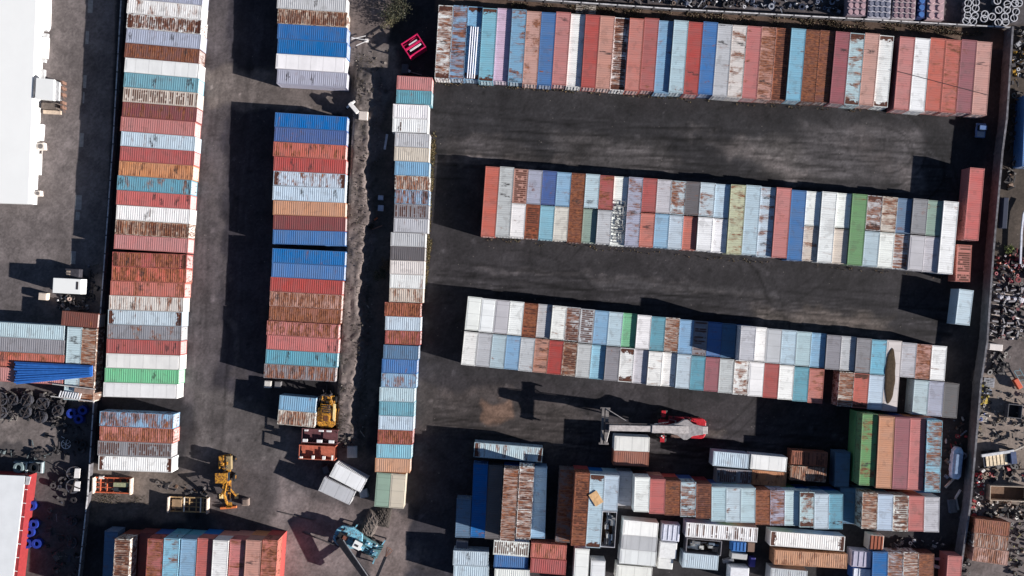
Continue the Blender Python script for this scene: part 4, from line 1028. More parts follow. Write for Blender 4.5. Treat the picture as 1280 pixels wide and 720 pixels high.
def stillage(px, py, ang, lab, base, blocks, bc, h=2.4):
    a = P(px, py, h); a.z = 0; t = thing('open_frame_container', lab, 'open container', a, R(ang))
    m = M('stillage_' + base[0], base[1], .65, rustamt=.3)
    f = MB(); L, W = 6.06, 2.4
    for sx in (-1, 1):
        for sy in (-1, 1): f.bb(sx * (L / 2 - .08) - .08, sx * (L / 2 - .08) + .08, sy * (W / 2 - .08) - .08, sy * (W / 2 - .08) + .08, 0, h)
        f.bb(sx * (L / 2 - .08) - .06, sx * (L / 2 - .08) + .06, -W / 2 + .16, W / 2 - .16, h - .12, h - .01)
    for sy in (-1, 1): f.bb(-L / 2 + .16, L / 2 - .16, sy * (W / 2 - .07) - .06, sy * (W / 2 - .07) + .06, h - .12, h - .01)
    f.build('frame', m, t)
    w = MB(); w.bb(-L / 2 + .1, L / 2 - .1, -W / 2 + .03, -W / 2 + .06, .1, h - .13); w.bb(-L / 2 + .1, L / 2 - .1, W / 2 - .06, W / 2 - .03, .1, h - .13); w.bb(-L / 2 + .1, L / 2 - .1, -W / 2 + .1, W / 2 - .1, .05, .15)
    w.build('side_panels', m, t)
    MB().bb(-L / 2 + .2, L / 2 - .2, -W / 2 + .2, W / 2 - .2, h * .55, h * .55 + .06).build('cover_deck', m, t)
    for x, y, sx, sy in blocks: MB().box((x, y, h - .10), (sx, sy, .3)).build('block', M('block_' + base[0], bc, .6), t, bevel=.03)
stillage(399.5, 545.5, -3, 'open container with dark red machinery and white blocks, below forklift', ('dark', (98, 62, 66)),
         [(-2.4, -.8, .8, .5), (0, -.8, .9, .5), (2.0, -.8, .9, .5), (-2.3, .9, .6, .3), (.2, .95, .8, .3), (1.5, .95, .8, .3)], (222, 218, 218))
stillage(396, 566, -3, 'rust-orange open container with white bits along its lower edge', ('orange', (176, 98, 78)), [(-2.6, -.9, .5, .3), (-.6, -.8, .45, .6), (1.2, -.8, .5, .6), (2.6, -.7, .3, .8)], (232, 226, 220))

mg = M('magenta_paint', (206, 40, 92), .4, var=.2)
def skip():
    a = P(517, 57, 2.2); a.z = 0; t = thing('open_frame_skip', 'magenta steel frame skip lying skewed at the head of the third column', 'skip', a, R(33))
    f = MB(); X, Y, h = 1.55, 1.25, 2.4
    for sx in (-1, 1):
        for sy in (-1, 1): f.bb(sx * X - .09, sx * X + .09, sy * Y - .09, sy * Y + .09, 0, h)
        f.bb(sx * X - .08, sx * X + .08, -Y + .09, Y - .09, h - .16, h - .01); f.bb(sx * X - .08, sx * X + .08, -Y + .09, Y - .09, .1, .25)
    for sy in (-1, 1): f.bb(-X + .09, X - .09, sy * Y - .08, sy * Y + .08, h - .16, h - .01); f.bb(-X + .09, X - .09, sy * Y - .08, sy * Y + .08, .1, .25)
    f.build('frame', mg, t)
    MB().bb(-1.4, 1.4, -1.15, 1.15, .3, .4).build('floor', M('skip_floor', (60, 24, 44), .7), t)
    MB().bb(-1.45, 1.45, -.1, .25, h - .3, h - .05).build('centre_beam', mg, t, bevel=.03)
    MB().bb(-1.0, 1.2, -.55, -.3, h - .35, h - .1).build('light_rail', M('rail_white', (216, 206, 210), .5), t)
    MB().bb(-.6, 1.0, .35, .6, h - .35, h - .12).build('light_rail', M('rail_white', (216, 206, 210), .5), t)
    MB().bb(-1.45, 1.45, -1.2, -1.16, .4, 1.6).build('side_panel', mg, t); MB().bb(-1.45, 1.45, 1.16, 1.2, .4, 1.6).build('side_panel', mg, t)
skip()

# ------------------------------------------------------------------ loads inside the roofless containers
def heap_mesh(L, W, h, seed, n=26, amp=.35):
    rs = random.Random(seed); mb = MB(); vs = []; fs = []
    ny = max(4, int(n * W / L))
    for i in range(n + 1):
        for j in range(ny + 1):
            x, y = (i / n - .5) * L, (j / ny - .5) * W
            e = (1 - (2 * i / n - 1) ** 4) * (1 - (2 * j / ny - 1) ** 4)
            vs.append((x, y, h * (e ** .6) * (1 - amp / 2 + amp * rs.random())))
    for i in range(n):
        for j in range(ny):
            a = i * (ny + 1) + j; fs.append((a, a + ny + 1, a + ny + 2, a + 1))
    return mb.add(vs, fs)
for t, kind, loc, rz, L in OPEN:
    rs = random.Random(kind)
    lab = {'o1': 'grey machine frames and pallets inside the open white container', 'o3': 'dark machine parts in open container at bottom right'}[kind]
    if kind == 'o3': lab = 'dark machine parts inside the open-top container ' + ('below the rust-barred white one' if loc.x > 20 else 'at left of the bottom right stack')
    g_ = thing('machine_parts', lab, 'machine parts', (loc.x, loc.y, .28 + loc.z), rz)
    cl = [M('part_dark', (60, 62, 70), .5, rustamt=.3), M('part_pale', (190, 190, 188), .5), M('part_blue', (104, 116, 132), .5), M('part_mid', (124, 122, 122), .5)]
    rng = (-L / 2 + .6, L / 2 - .6) if kind != 'o1' else (-.5, L / 2 - .7)
    for k in range(18 if kind == 'o3' else 22):
        x = rs.uniform(*rng); y = rs.uniform(-.7, .7); h = rs.uniform(2.1, 2.75) if kind == 'o1' else rs.uniform(1.6, 2.6)
        b_ = MB()
        if k % 3 == 0: b_.tube((x - .5, y, h), (x + .5, y + rs.uniform(-.3, .3), h), rs.uniform(.08, .22), n=10)
        elif k % 3 == 1:
            w, d = rs.uniform(.4, 1.0), rs.uniform(.3, .8); b_.bb(x - w / 2, x + w / 2, y - d / 2, y + d / 2, 0, h)
        else:
            for q in range(4): b_.bar((x - .5, y - .3 + q * .2, h), (x + .5, y - .3 + q * .2, h), .06)
        b_.build('machine_part', cl[(k * 7 + k // 3) % 4] if kind == 'o3' else cl[(1, 3, 1, 0, 3, 1)[k % 6]], g_)
    if kind == 'o1':
        MB().bb(-L / 2 + .3, -.6, -1.0, 1.0, 2.3, 2.5).build('white_panel', wh, g_)

_c = min(ALLC, key=lambda c: (c.location.xy - P(772, 262, 2.6).xy).length)
_t = thing('dismantled_machine', 'grey machine frames lying on the long white roof in second right row', 'machine', (_c.location.x, _c.location.y, HS + .005), _c.rotation_euler.z)
rs = random.Random(5)
for k in range(13):
    x = -1.2 + k * .52; m_ = (M('part_mid', (124, 122, 122), .5), M('part_pale', (190, 190, 188), .5), M('part_dark', (60, 62, 70), .5, rustamt=.3))[(k * 2 + k // 4) % 3]
    f = MB(); w_ = rs.uniform(.25, .5); d_ = rs.uniform(.5, .8); h_ = rs.uniform(.08, .3); yo = rs.uniform(-.15, .15)
    for s_ in (-1, 1): f.bar((x - w_, yo + s_ * d_, h_), (x + w_, yo + s_ * d_, h_), .09); f.bar((x + s_ * w_, yo - d_ + .05, h_ + .02), (x + s_ * w_, yo + d_ - .05, h_ + .02), .08)
    for s_ in (-1, 1): f.tube((x + s_ * w_ * .8, yo + s_ * d_ * .8, 0), (x + s_ * w_ * .8, yo + s_ * d_ * .8, h_), .05, n=6)
    f.build('frame', m_, _t)
# ------------------------------------------------------------------ small things in and around the yard
def box_unit(px, py, w, d, h, ang, c, label, cat='box unit', lid=None, name='box_unit', deck=False):
    a = P(px, py, h); a.z = 0; t = thing(name, label, cat, a, R(ang))
    key = 'unit_%d_%d_%d' % c
    MB().bb(-w / 2, w / 2, -d / 2, d / 2, .12, h).build('body', M(key, c, .5, var=.1, rustamt=.1), t, bevel=.05)
    r = MB(); lc = lid or c
    r.bb(-w / 2 + .1, w / 2 - .1, -d / 2 + .1, d / 2 - .1, h, h + .06)
    if deck:
        for k in range(4): x = -w / 2 + .3 + k * (w - .6) / 3; r.bb(x - .06, x + .06, -d / 2 + .14, d / 2 - .14, h + .06, h + .12)
    r.build('lid', M('unit_%d_%d_%d' % lc, lc, .5, var=.1, rustamt=.1), t)
    f = MB()
    for s in (-1, 1): f.bb(s * w / 3 - .1, s * w / 3 + .1, -d / 2 + .1, d / 2 - .1, 0, .12)
    f.build('skids', stl, t)
    return t
box_unit(838.5, 666, 3.0, 2.8, 2.4, -5, (206, 208, 222), 'larger light grey box unit beside top of the big white block', deck=True)
box_unit(835, 688, 2.9, 2.7, 2.4, -5, (226, 226, 226), 'middle white box unit in the line of three beside big white block')
box_unit(831.7, 704.5, 2.5, 1.8, 2.2, -5, (220, 220, 218), 'smallest white box unit, lowest of three beside big white block')
box_unit(923.5, 683.5, 2.4, 1.6, 1.8, -4, (60, 110, 172), 'blue box unit below the long rust-barred white container', deck=True)
box_unit(939, 684, 1.3, 1.6, 1.8, -4, (124, 100, 88), 'small brown box unit right of the blue box')
box_unit(924, 695.5, 2.7, 1.0, 1.6, -6, (150, 152, 154), 'grey lidded box unit below the blue box', lid=(186, 186, 186))
box_unit(910.5, 701, 1.8, .6, 1.0, 12, (110, 112, 120), 'thin grey box unit lying aslant below the grey lidded one')
box_unit(941, 703, .9, 1.6, 1.5, -4, (62, 60, 130), 'small dark violet box unit right of the grey lidded one')
box_unit(924, 719, 3.2, 2.6, 2.5, -4, (226, 226, 230), 'white box unit cut by bottom edge below the grey lidded one')
box_unit(1077, 699, 3.3, 2.7, 2.5, -5, (176, 172, 190), 'lavender grey box unit left of the blue upright container', deck=True)
box_unit(1077, 717, 3.2, 1.8, 2.2, -5, (52, 92, 160), 'blue box unit with white slats cut by bottom edge', lid=(216, 220, 230), deck=True)
box_unit(1095.5, 678.5, 2.4, 2.5, 2.4, -5, (214, 196, 184), 'short rusty cream box unit below the rusty white container', lid=(150, 84, 62), deck=True)
box_unit(577.5, 682, 2.0, 1.4, 1.2, -3, (150, 150, 158), 'small grey crate above the shaded pair at bottom middle', lid=(110, 110, 122), deck=True)
box_unit(334.5, 480.5, 1.2, 1.2, 1.0, -4, (200, 196, 190), 'small off-white crate below left end of second column')
box_unit(347, 481, 1.1, 1.1, .9, -4, (112, 110, 112), 'small grey crate beside the off-white one below second column')
box_unit(407, 587.5, 1.1, 1.3, 1.0, 20, (60, 60, 64), 'dark crate in the shadow left of the angled white container', lid=(84, 84, 90))
box_unit(454.5, 617, 1.4, 1.4, 1.1, 10, (128, 136, 150), 'grey crate at the lower right of the angled white container', deck=True)
box_unit(475.8, 247, .9, .8, .5, -4, (190, 192, 206), 'upper of two pale squares lying in shade left of third column')
box_unit(475.8, 260, .95, 1.0, .5, -4, (192, 194, 208), 'lower of two pale squares lying in shade left of third column')
box_unit(440, 565, 1.7, 2.0, .7, 0, (196, 190, 184), 'pale square bin between the angled container and scrap poles', deck=True)
box_unit(455, 145.5, 1.5, 1.4, .9, -5, (206, 194, 186), 'beige crate beside the white machine on the dirt lane').location = PB_(455, 145.5)
box_unit(306.3, 628, 1.2, 1.2, .9, 0, (138, 122, 114), 'brown square crate right of the digger', deck=True)
box_unit(126.5, 597, .9, .5, .5, 0, (220, 212, 206), 'small white block on the ground above the rust-red flat rack')
box_unit(506, 86, 1.1, 1.6, .8, -5, (72, 72, 80), 'dark grey crate between magenta skip and third column')
box_unit(53, 370.5, 1.4, 1.2, 1.2, -5, (206, 190, 176), 'beige cube left below the white box truck')
box_unit(1245, 434, 2.3, 1.1, .9, -6, (216, 208, 204), 'pale flat panel box against the outside of the right wall')
box_unit(1256.5, 266, .9, 5.2, 1.2, -4, (44, 50, 70), 'dim blue long bin standing outside the right wall')

def long_bits(name, label, cat, c, pts, w=.15, z=.15, mat=None):
    o0 = P(*pts[0][0]); mb = MB()
    for a, b in pts:
        pa, pb = P(*a) - o0, P(*b) - o0
        mb.bar((pa.x, pa.y, z), (pb.x, pb.y, z), w, w * .8)
    return tag(mb.build(name, mat or M('bits_%d_%d_%d' % c, c, .5), None, o0), label, cat)
long_bits('white_pole', 'white pole lying in the shade left of the third column top', 'pole', (206, 206, 214), [((484, 168), (481, 187))], .35)
long_bits('wooden_plank', 'orange-brown plank lying in shade beside third column', 'plank', (206, 108, 66), [((461, 277), (470, 274)), ((470, 274), (472, 272))], .3)
long_bits('wooden_plank', 'thin brown plank lying just below the orange plank', 'plank', (164, 116, 96), [((465, 287), (478, 282))], .16)
long_bits('white_plank', 'white plank lying below the magenta skip', 'plank', (232, 230, 230), [((505, 86), (513, 90))], .4)
long_bits('steel_rod', 'thin grey rod beside the white plank below magenta skip', 'rod', (120, 110, 110), [((512, 90), (527, 94))], .14)
long_bits('steel_pole', 'thin pole lying aslant on the dirt right of the forklift', 'pole', (176, 164, 152), [((437, 520), (456, 546))], .12)
long_bits('steel_bars', 'brown steel bars lying right beside the forklift', 'bars', (96, 70, 56), [((425, 505), (432, 515)), ((432, 515), (434, 510)), ((425, 504), (429, 503))], .28)
long_bits('fence_frame', 'upright pale post frame between forklift and angled container', 'frame', (176, 168, 156), [((431.5, 540), (431.5, 556)), ((446, 541), (446, 552)), ((431.5, 540), (436, 543))], .12)
long_bits('long_beam', 'dark beam pair lying right of the bottom left stack', 'beam', (70, 66, 68), [((378, 665), (424, 683))], .2)
long_bits('long_beam', 'upper dark beam lying left of the blue crane', 'beam', (86, 80, 80), [((350, 640), (392, 650))], .16)
long_bits('steel_beam', 'pale straight beam lying by the right wall near the two-high block', 'beam', (170, 160, 152), [((1181, 609), (1195, 594))], .35)
long_bits('bent_rail', 'pale bent rail lying below the straight beam by the right wall', 'rail', (176, 174, 176), [((1200, 612), (1194, 622)), ((1194, 622), (1197, 637))], .32)
long_bits('steel_sheet', 'grey steel sheet lying beside the bent rail', 'sheet', (72, 76, 84), [((1188, 624), (1190, 640))], 1.2)
long_bits('girder', 'upper pale girder joined to the lone pink container at bottom', 'girder', (186, 160, 172), [((1168, 698), (1186, 699))], .4)
long_bits('girder', 'white girder lying left of the lone pink container at bottom', 'girder', (216, 206, 206), [((1161, 705), (1184, 712))], .5)
long_bits('pipe', 'long pale pipe running out of the neighbouring yard at right', 'pipe', (196, 196, 200), [((1222, 568), (1262, 562))], .45, 1.2)
long_bits('pipe', 'thin pale pipe continuing to the right edge', 'pipe', (176, 166, 156), [((1262, 562), (1285, 552))], .25, 1.2)
long_bits('white_tube', 'curved white tube at the right edge outside the wall', 'tube', (206, 208, 220), [((1284, 252), (1276, 268)), ((1276, 268), (1273.5, 290)), ((1273.5, 290), (1272, 330))], .3, .8)
# cable running over the roofs of the last six boxes of the top right row
pa, pb = P(1122, 89, 3.0), P(1236, 119, 3.0)  # straight thin dark tube drawn across the roofs
tag(MB().tube(tuple(pa), tuple(pb), .045, n=6).build('streak', stl), 'thin dark cable running across the roofs at right end of top row', 'streak')
# white pipes on the third box of the top right row
t = thing('pipe_bundle', 'bundle of long white pipes lying on a light blue roof', 'pipe bundle', P(591, 66, 2.7), R(-94.2))
for k in range(4): MB().tube((-4.3, -.62 + k * .38, .13), (4.3, -.62 + k * .38, .13), .11, n=8).build('pipe', M('pipe_white', (222, 222, 232), .4, var=.05), t)
# bundle of blue pipes fanned out over the left yard's boxes
o0 = P(70, 465, 2.95); mb = MB()
for k in range(17):
    a_ = P(116 - (k % 3), 458 + k * .72, 2.95) - o0; b_ = P(19 + (k * 7 % 5), 453 + k * 1.62, 2.95) - o0
    mb.tube((a_.x, a_.y, .12 + .1 * (k % 3)), (b_.x, b_.y, .12 + .13 * (k % 2)), .19, n=8)
tag(mb.build('pipe_bundle', M('pipe_blue', (44, 96, 168), .45, var=.15), None, o0), 'fan-shaped bundle of long blue pipes lying across the left yard containers', 'pipe bundle')
t = thing('metal_rack', 'pale ribbed metal rack lying below the blue pipe bundle', 'rack', P(92, 491, 2.95), R(-7))
f = MB()
for y in (-1.0, 1.05): f.bar((-3.6, y, .15), (3.6, y, .15), .16)
f.build('rails', M('rack_pale', (186, 182, 180), .5, rustamt=.3), t)
for k in range(9): MB().bar((-2.2 + k * .42, -.9, .2), (-2.0 + k * .42, .1, .2), .16).build('rung', M('rack_white', (214, 214, 218), .5), t)
MB().bb(.2, 3.4, .2, .9, .1, .3).build('plate', M('rack_plate', (150, 126, 116), .6, rustamt=.3), t)

# box truck in the left yard
a = P(83.5, 357.5, 3.2); a.z = 0
t = thing('box_truck', 'white box truck body standing in the left yard', 'truck', a, R(-3))
MB().bb(-2.35, 2.35, -1.25, 1.25, 1.0, 3.2).build('cargo_box', wh, t, bevel=.06)
MB().bb(1.55, 1.9, -.5, .8, 3.2, 3.23).build('roof_vent', stl, t)
MB().bb(-2.3, 2.3, -.9, .9, .6, .98).build('chassis', stl, t)
MB().bb(-1.0, 1.4, 1.5, 2.9, .7, 2.1).build('cab', M('cab_dark', (66, 64, 70), .4), t, bevel=.08)
for y in (1.9, 2.4): MB().bb(-.7, -.1, y - .15, y + .15, 2.1, 2.2).build('roof_panel', M('panel_tan', (150, 136, 124), .5), t)
for x in (-1.5, 1.5):
    for y in (-1.2, 1.2): wheel((x, y, .5), .5, .35, t)
def scrap(name, label, pts, n, cols, size=(.2, .9), h=.8, seed=1, cat='scrap'):
    """uncountable scrap lying inside a pixel quad"""
    rs = random.Random(seed); A, B, C_, D = (P(*p) for p in pts); mb = MB(); o0 = A.copy()
    for k in range(n):
        u, v = rs.random(), rs.random(); p = A.lerp(B, u).lerp(D.lerp(C_, u), v); hb = float(bank(p.x * F / HC + 640, 360 - p.y * F / HC)); p = p - o0
        s = rs.uniform(*size) * (1.0 if k % 4 else 1.35); zz = hb + rs.uniform(.05, h)
        r = rs.random()
        if r < .35: mb.box((p.x, p.y, zz / 2), (s, s * rs.uniform(.3, .9), zz), rs.uniform(0, 3.1), rs.uniform(-.3, .3), rs.uniform(.6, 1))
        elif r < .6:
            t_ = rs.uniform(0, 6.28); mb.bar((p.x, p.y, rs.uniform(.05, h)), (p.x + s * 1.5 * math.cos(t_), p.y + s * 1.5 * math.sin(t_), rs.uniform(.05, h)), .08 + .1 * rs.random())
        elif r < .8: mb.tube((p.x, p.y, 0), (p.x + rs.uniform(-.3, .3), p.y + rs.uniform(-.3, .3), zz), s * .35, s * .3, n=9)
        else: mb.lathe([(s * .25, zz), (s * .5, zz), (s * .5, zz + s * .25), (s * .25, zz + s * .25)], (p.x, p.y, 0), (rs.uniform(-.3, .3), rs.uniform(-.3, .3), 1), 10)
    return tag(mb.build(name, mat_islands('scrap_' + str(seed), cols), None, o0), label, cat, None, 'stuff')
D_ = [(52, 50, 54), (74, 70, 72), (96, 90, 88), (44, 42, 46)]
scrap('scrap_heap', 'dark scrap metal with pale bits outside the top right corner of the wall', [(1268, 38), (1290, 36), (1286, 100), (1262, 108)], 90, D_ + [(186, 186, 190), (214, 164, 60), (150, 146, 146)], seed=11)
scrap('scrap_heap', 'dark red machine scrap outside the right wall above the engine blocks', [(1243, 318), (1290, 316), (1290, 350), (1239, 352)], 150, D_ + [(126, 40, 56), (150, 60, 66), (172, 166, 176), (190, 110, 90)], (.2, .7), seed=12)
scrap('scrap_heap', 'pale broken scrap scattered at the right edge below the mast', [(1236, 514), (1290, 510), (1290, 560), (1228, 556)], 60, D_ + [(176, 170, 164), (140, 120, 104)], (.15, .6), .4, seed=13)
scrap('scrap_heap', 'red and white scrap strewn along the outside of the right wall', [(1217, 582), (1230, 583), (1224, 645), (1212, 643)], 60, D_ + [(196, 66, 72), (232, 226, 222), (226, 220, 220), (160, 40, 50)], (.2, .8), .9, seed=14)
scrap('scrap_heap', 'brownish scrap pile between timber skip and the outer rusty containers', [(1228, 626), (1285, 626), (1285, 648), (1226, 645)], 110, D_ + [(150, 130, 116), (190, 184, 180), (110, 84, 70)], (.2, .7), seed=15)
scrap('scrap_heap', 'blue-grey debris strewn along the outside of the top wall', [(700, -6), (1055, -6), (1050, 15), (845, 5)], 260, D_ + [(88, 96, 118), (150, 154, 166), (190, 190, 196), (84, 66, 56)], (.2, .9), .6, seed=16)
scrap('scrap_heap', 'dark machine clutter in shade beside the two-high block and right wall', [(1180, 518), (1208, 520), (1204, 600), (1180, 600)], 60, D_ + [(126, 40, 50), (160, 160, 166), (86, 106, 130)], (.2, .9), .9, seed=17)
scrap('scrap_heap', 'scrap bits on the ground between the bottom right rows', [(1110, 674), (1180, 676), (1180, 686), (1110, 684)], 40, D_ + [(216, 216, 216), (150, 146, 146)], (.2, .7), .4, seed=18)
scrap('rubble', 'stones and dark litter scattered along the bare dirt lane', [(444, 40), (486, 40), (455, 560), (424, 560)], 300, [(74, 68, 62), (130, 120, 112), (84, 76, 70), (160, 150, 142)], (.08, .3), .22, seed=30, cat='rubble')
scrap('scrap_heap', 'small rusty scrap below the forklift on the dirt strip', [(430, 540), (450, 542), (448, 560), (430, 560)], 40, D_ + [(120, 84, 66), (150, 140, 130)], (.15, .6), .5, seed=19)
scrap('scrap_heap', 'brown dark scrap beside the flat rack and digger', [(196, 600), (262, 612), (262, 622), (200, 612)], 26, D_ + [(110, 84, 66)], (.2, .9), .4, seed=20)
scrap('scrap_heap', 'jumbled parts around the white box truck in the left yard', [(72, 368), (104, 372), (112, 388), (74, 388)], 60, D_ + [(196, 170, 160), (150, 144, 144), (206, 204, 206)], (.2, .8), .7, seed=21)
scrap('scrap_heap', 'dark machine clutter along the left wall beside the red-walled shed', [(64, 600), (106, 570), (98, 725), (58, 725)], 70, D_ + [(60, 62, 74), (130, 128, 132)], (.3, 1.2), .9, seed=22)
scrap('scrap_heap', 'dark wheels and clutter between truck and left wall', [(104, 330), (124, 332), (120, 385), (104, 384)], 36, D_ + [(96, 100, 112)], (.2, .9), .5, seed=23)

scrap('scrap_heap', 'dense dark scrap filling the corner yard at the far right edge', [(1262, 110), (1275, 110), (1268, 240), (1256, 235)], 60, D_ + [(120, 96, 80)], (.3, 1.0), .8, seed=24)
scrap('scrap_heap', 'mixed dark machinery between the rows of engines and the pale panel box', [(1238, 352), (1284, 354), (1282, 425), (1234, 425)], 170, D_ + [(120, 50, 60), (150, 146, 152), (196, 192, 198)], (.2, .7), .6, seed=25)
scrap('scrap_heap', 'dark clutter in shade right of the pale panel box outside the wall', [(1236, 440), (1262, 440), (1258, 468), (1232, 466)], 50, D_, (.3, 1.0), .6, seed=26)
scrap('scrap_heap', 'black machine parts packed between the dark reels of the left yard', [(0, 489), (84, 492), (84, 528), (0, 524)], 130, [(40, 40, 44), (56, 54, 58), (78, 74, 74), (120, 116, 112), (34, 34, 38)], (.3, 1.1), .8, seed=27)
scrap('scrap_heap', 'small dark and pale fittings strewn right of the lone pink container', [(1205, 690), (1216, 660), (1214, 730), (1200, 730)], 24, D_, (.2, .8), .5, seed=28)
scrap('scrap_heap', 'mixed scrap between the pallets and the dark skip outside the right wall', [(1226, 470), (1240, 470), (1226, 556), (1216, 552)], 60, D_ + [(150, 140, 130), (60, 80, 150), (196, 180, 90)], (.2, .8), .7, seed=40)
scrap('scrap_heap', 'loose scrap scattered over the tan ground around the dark skip', [(1236, 488), (1290, 488), (1290, 532), (1232, 535)], 55, D_ + [(150, 130, 110), (190, 180, 170)], (.12, .6), .4, seed=41)
scrap('scrap_heap', 'dark scrap packed between the flatbed trailer and the timber skip', [(1228, 582), (1290, 580), (1290, 602), (1226, 602)], 60, D_ + [(130, 110, 94), (170, 60, 66)], (.2, .9), .6, seed=42)
scrap('scrap_heap', 'weedy scrap around the outer rusty containers at lower right', [(1262, 645), (1290, 645), (1286, 725), (1258, 725)], 70, D_ + [(120, 116, 70), (96, 92, 60), (150, 130, 110)], (.15, .7), .5, seed=43)
scrap('scrap_heap', 'dark parts stacked along the left yard below the dark reels', [(58, 530), (112, 530), (106, 568), (60, 566)], 50, [(40, 40, 44), (56, 54, 58), (34, 34, 38), (90, 88, 88)], (.3, 1.1), .7, seed=44)
scrap('scrap_heap', 'black parts lying in shade below the pump units of the left yard', [(0, 556), (70, 560), (64, 575), (0, 570)], 20, [(40, 40, 44), (56, 54, 58), (90, 100, 104)], (.3, .9), .7, seed=45)
# small white machine on the dirt lane
a = PB_(444, 137); t = thing('white_loader', 'small white machine with an arm on the dirt lane beside second column', 'machine', a, R(-50))
MB().bb(-1.2, .9, -.35, .35, .3, 1.1).build('body', M('machine_white', (226, 222, 220), .5, var=.1), t, bevel=.05)
MB().bar((.8, 0, .8), (2.1, .1, .5), .28).build('arm', M('machine_white', (226, 222, 220)), t)
MB().bar((-1.0, -.9, .5), (-1.0, .9, .5), .3).build('axle', M('machine_white', (226, 222, 220)), t)
for s in (-1, 1): wheel((-1.0, s * 1.0, .3), .3, .22, t)
# thin white stand by the second column
t = thing('trestle', 'thin white trestle frame on the dirt beside top of second column', 'trestle', PB_(450, 50)); m_ = M('machine_white', (226, 222, 220))
for (x0, y0), (x1, y1) in (((440, 48), (462, 52)), ((440, 50), (458, 46)), ((446, 58), (460, 52))):
    a_, b_ = P(x0, y0) - P(450, 50), P(x1, y1) - P(450, 50); MB().bar((a_.x, a_.y, .5), (b_.x, b_.y, .6), .1).build('bar', m_, t)
MB().box((1.2, -.2, .27), (.5, .5, .5)).build('foot', m_, t)

tc_ = min(ALLC, key=lambda c: (c.location.xy - P(1111, 469, 2.9).xy).length)
_o = P(1114, 466, 2.9)
_m = heap_mesh(9.4, 1.7, .05, 9, 40, .3)
_m.v = [(x, y * max(.0, 1 - (x / 4.6) ** 2) ** .5 + .05 * math.sin(x * .7) + .04 * math.sin(x * 2.3), z) for x, y, z in _m.v]
tag(_m.build('mud_layer', M('brown_mud', (70, 56, 42), .95, var=.3), None, (tc_.location.x - .35, tc_.location.y, 2.93), tc_.rotation_euler.z), 'brown mud layer lying along the pale roof in the third right row', 'mud')
_p = P(745, 623, HR2); tag(MB().bb(-.75, .75, -1.1, 1.1, .02, .1).build('plywood_sheet', M('plywood', (214, 172, 126), .7), None, _p, rz=R(32)), 'tan plywood sheet lying askew on a pale roof of the bottom stack', 'sheet')

# ---- reels, pumps, drums, engines: one model each, copied
def ring_reel():
    t = thing('cable_reel', '', 'reel'); 
    MB().lathe([(.35, 0), (1.0, 0), (1.15, .25), (1.15, .55), (.35, .8)], n=20).build('drum', M('reel_dark', (58, 58, 64), .6, var=.4), t)
    MB().lathe([(1.05, .78), (1.18, .78), (1.18, .88), (1.05, .88)], n=22).build('rim', M('reel_rim', (74, 74, 82), .5, var=.4), t)
    f = MB(); f.bb(-1.2, 1.2, -.1, .1, .8, .92); f.bb(-.1, .1, -1.2, 1.2, .801, .921); f.build('cross_bar', M('reel_rust', (60, 54, 54), .6), t)
    return t
proto = ring_reel(); tag(proto, 'dark reel at left end of the upper reel row', 'reel', None, ); proto['group'] = 'dark reels in the left yard'
proto.location = P(4, 498)
for (x, y, l) in ((21, 499, 'second dark reel from left in the upper row'), (38, 500, 'third dark reel from left in the upper row'), (56, 503, 'right-hand dark reel of the upper row'),
                  (4, 515, 'dark reel at left end of the lower reel row'), (36, 514, 'middle dark reel of the lower row, beside a pale frame'), (55, 521, 'dark reel in a pale square frame'),
                  (76, 513, 'dark reel nearest the blue rings'), (95, 590, 'dark ring reel with white inside, upper of two by left wall'), (95, 606, 'dark ring reel with white inside, lower of two by left wall'),
                  (93, 651, 'dark reel by left wall below the pair with white inside'), (93, 678, 'lowest dark reel by the left wall')):
    c = copy_tree(proto); c.location = P(x, y); c['label'] = l; q_ = random.uniform(.72, 1.12); c.scale = (q_, q_ * random.uniform(.88, 1.0), random.uniform(.7, 1.2)); c.rotation_euler = (random.uniform(-.18, .18), random.uniform(-.18, .18), random.uniform(0, 1.5)); c.location.z = .12
for x, y in ((100, 590), (100, 606)):
    p = P(x, y); tag(MB().prism([(p.x - .5, p.y - .8), (p.x + .45, p.y - .8), (p.x + .6, p.y + .8), (p.x - .3, p.y + .8)], 1.0, 1.12).build('metal_sheet', M('machine_white', (226, 222, 220))), ('upper' if y < 600 else 'lower') + ' white panel lying on a dark ring reel by left wall', 'panel')
def blue_drum(name='pipe_reel', c=(36, 56, 140)):
    t = thing(name, '', 'pipe reel'); 
    MB().lathe([(.38, 0), (.8, 0), (.8, .9), (.38, .9)], n=18).build('coil', M('coil_blue_%d' % c[0], c, .45), t)
    MB().bb(-.9, .9, -.85, .85, .02, .1).build('pallet', M('pallet_dark', (56, 56, 76), .7), t)
    return t
proto = blue_drum(); proto.location = P(92, 516); proto['label'] = 'round blue coil, leftmost of the three by the left wall'; proto['group'] = 'blue coils in the left yard'
for (x, y, l) in ((106, 512, 'blue coil nearest the left wall, upper right of three'), (101, 523, 'blue coil, lowest of the three near the left wall'), (42, 631, 'blue coil nearest the top of the red shed wall'),
                  (45, 654, 'blue coil above another beside the red shed wall'), (40, 664, 'blue coil below another beside the red shed wall'), (37, 678, 'left one of two touching blue coils by the red shed wall'),
                  (49, 678, 'right one of two touching blue coils by the red shed wall')):
    c = copy_tree(proto); c.location = P(x, y); c['label'] = l; c.rotation_euler.z = random.uniform(0, 1)
t = thing('spoked_wheel', 'thin white spoked wheel lying in the left yard shade', 'wheel', P(83, 555)); m_ = M('machine_white', (226, 222, 220))
MB().lathe([(.72, .1), (.82, .1), (.82, .2), (.72, .2)], n=22).build('rim', m_, t)
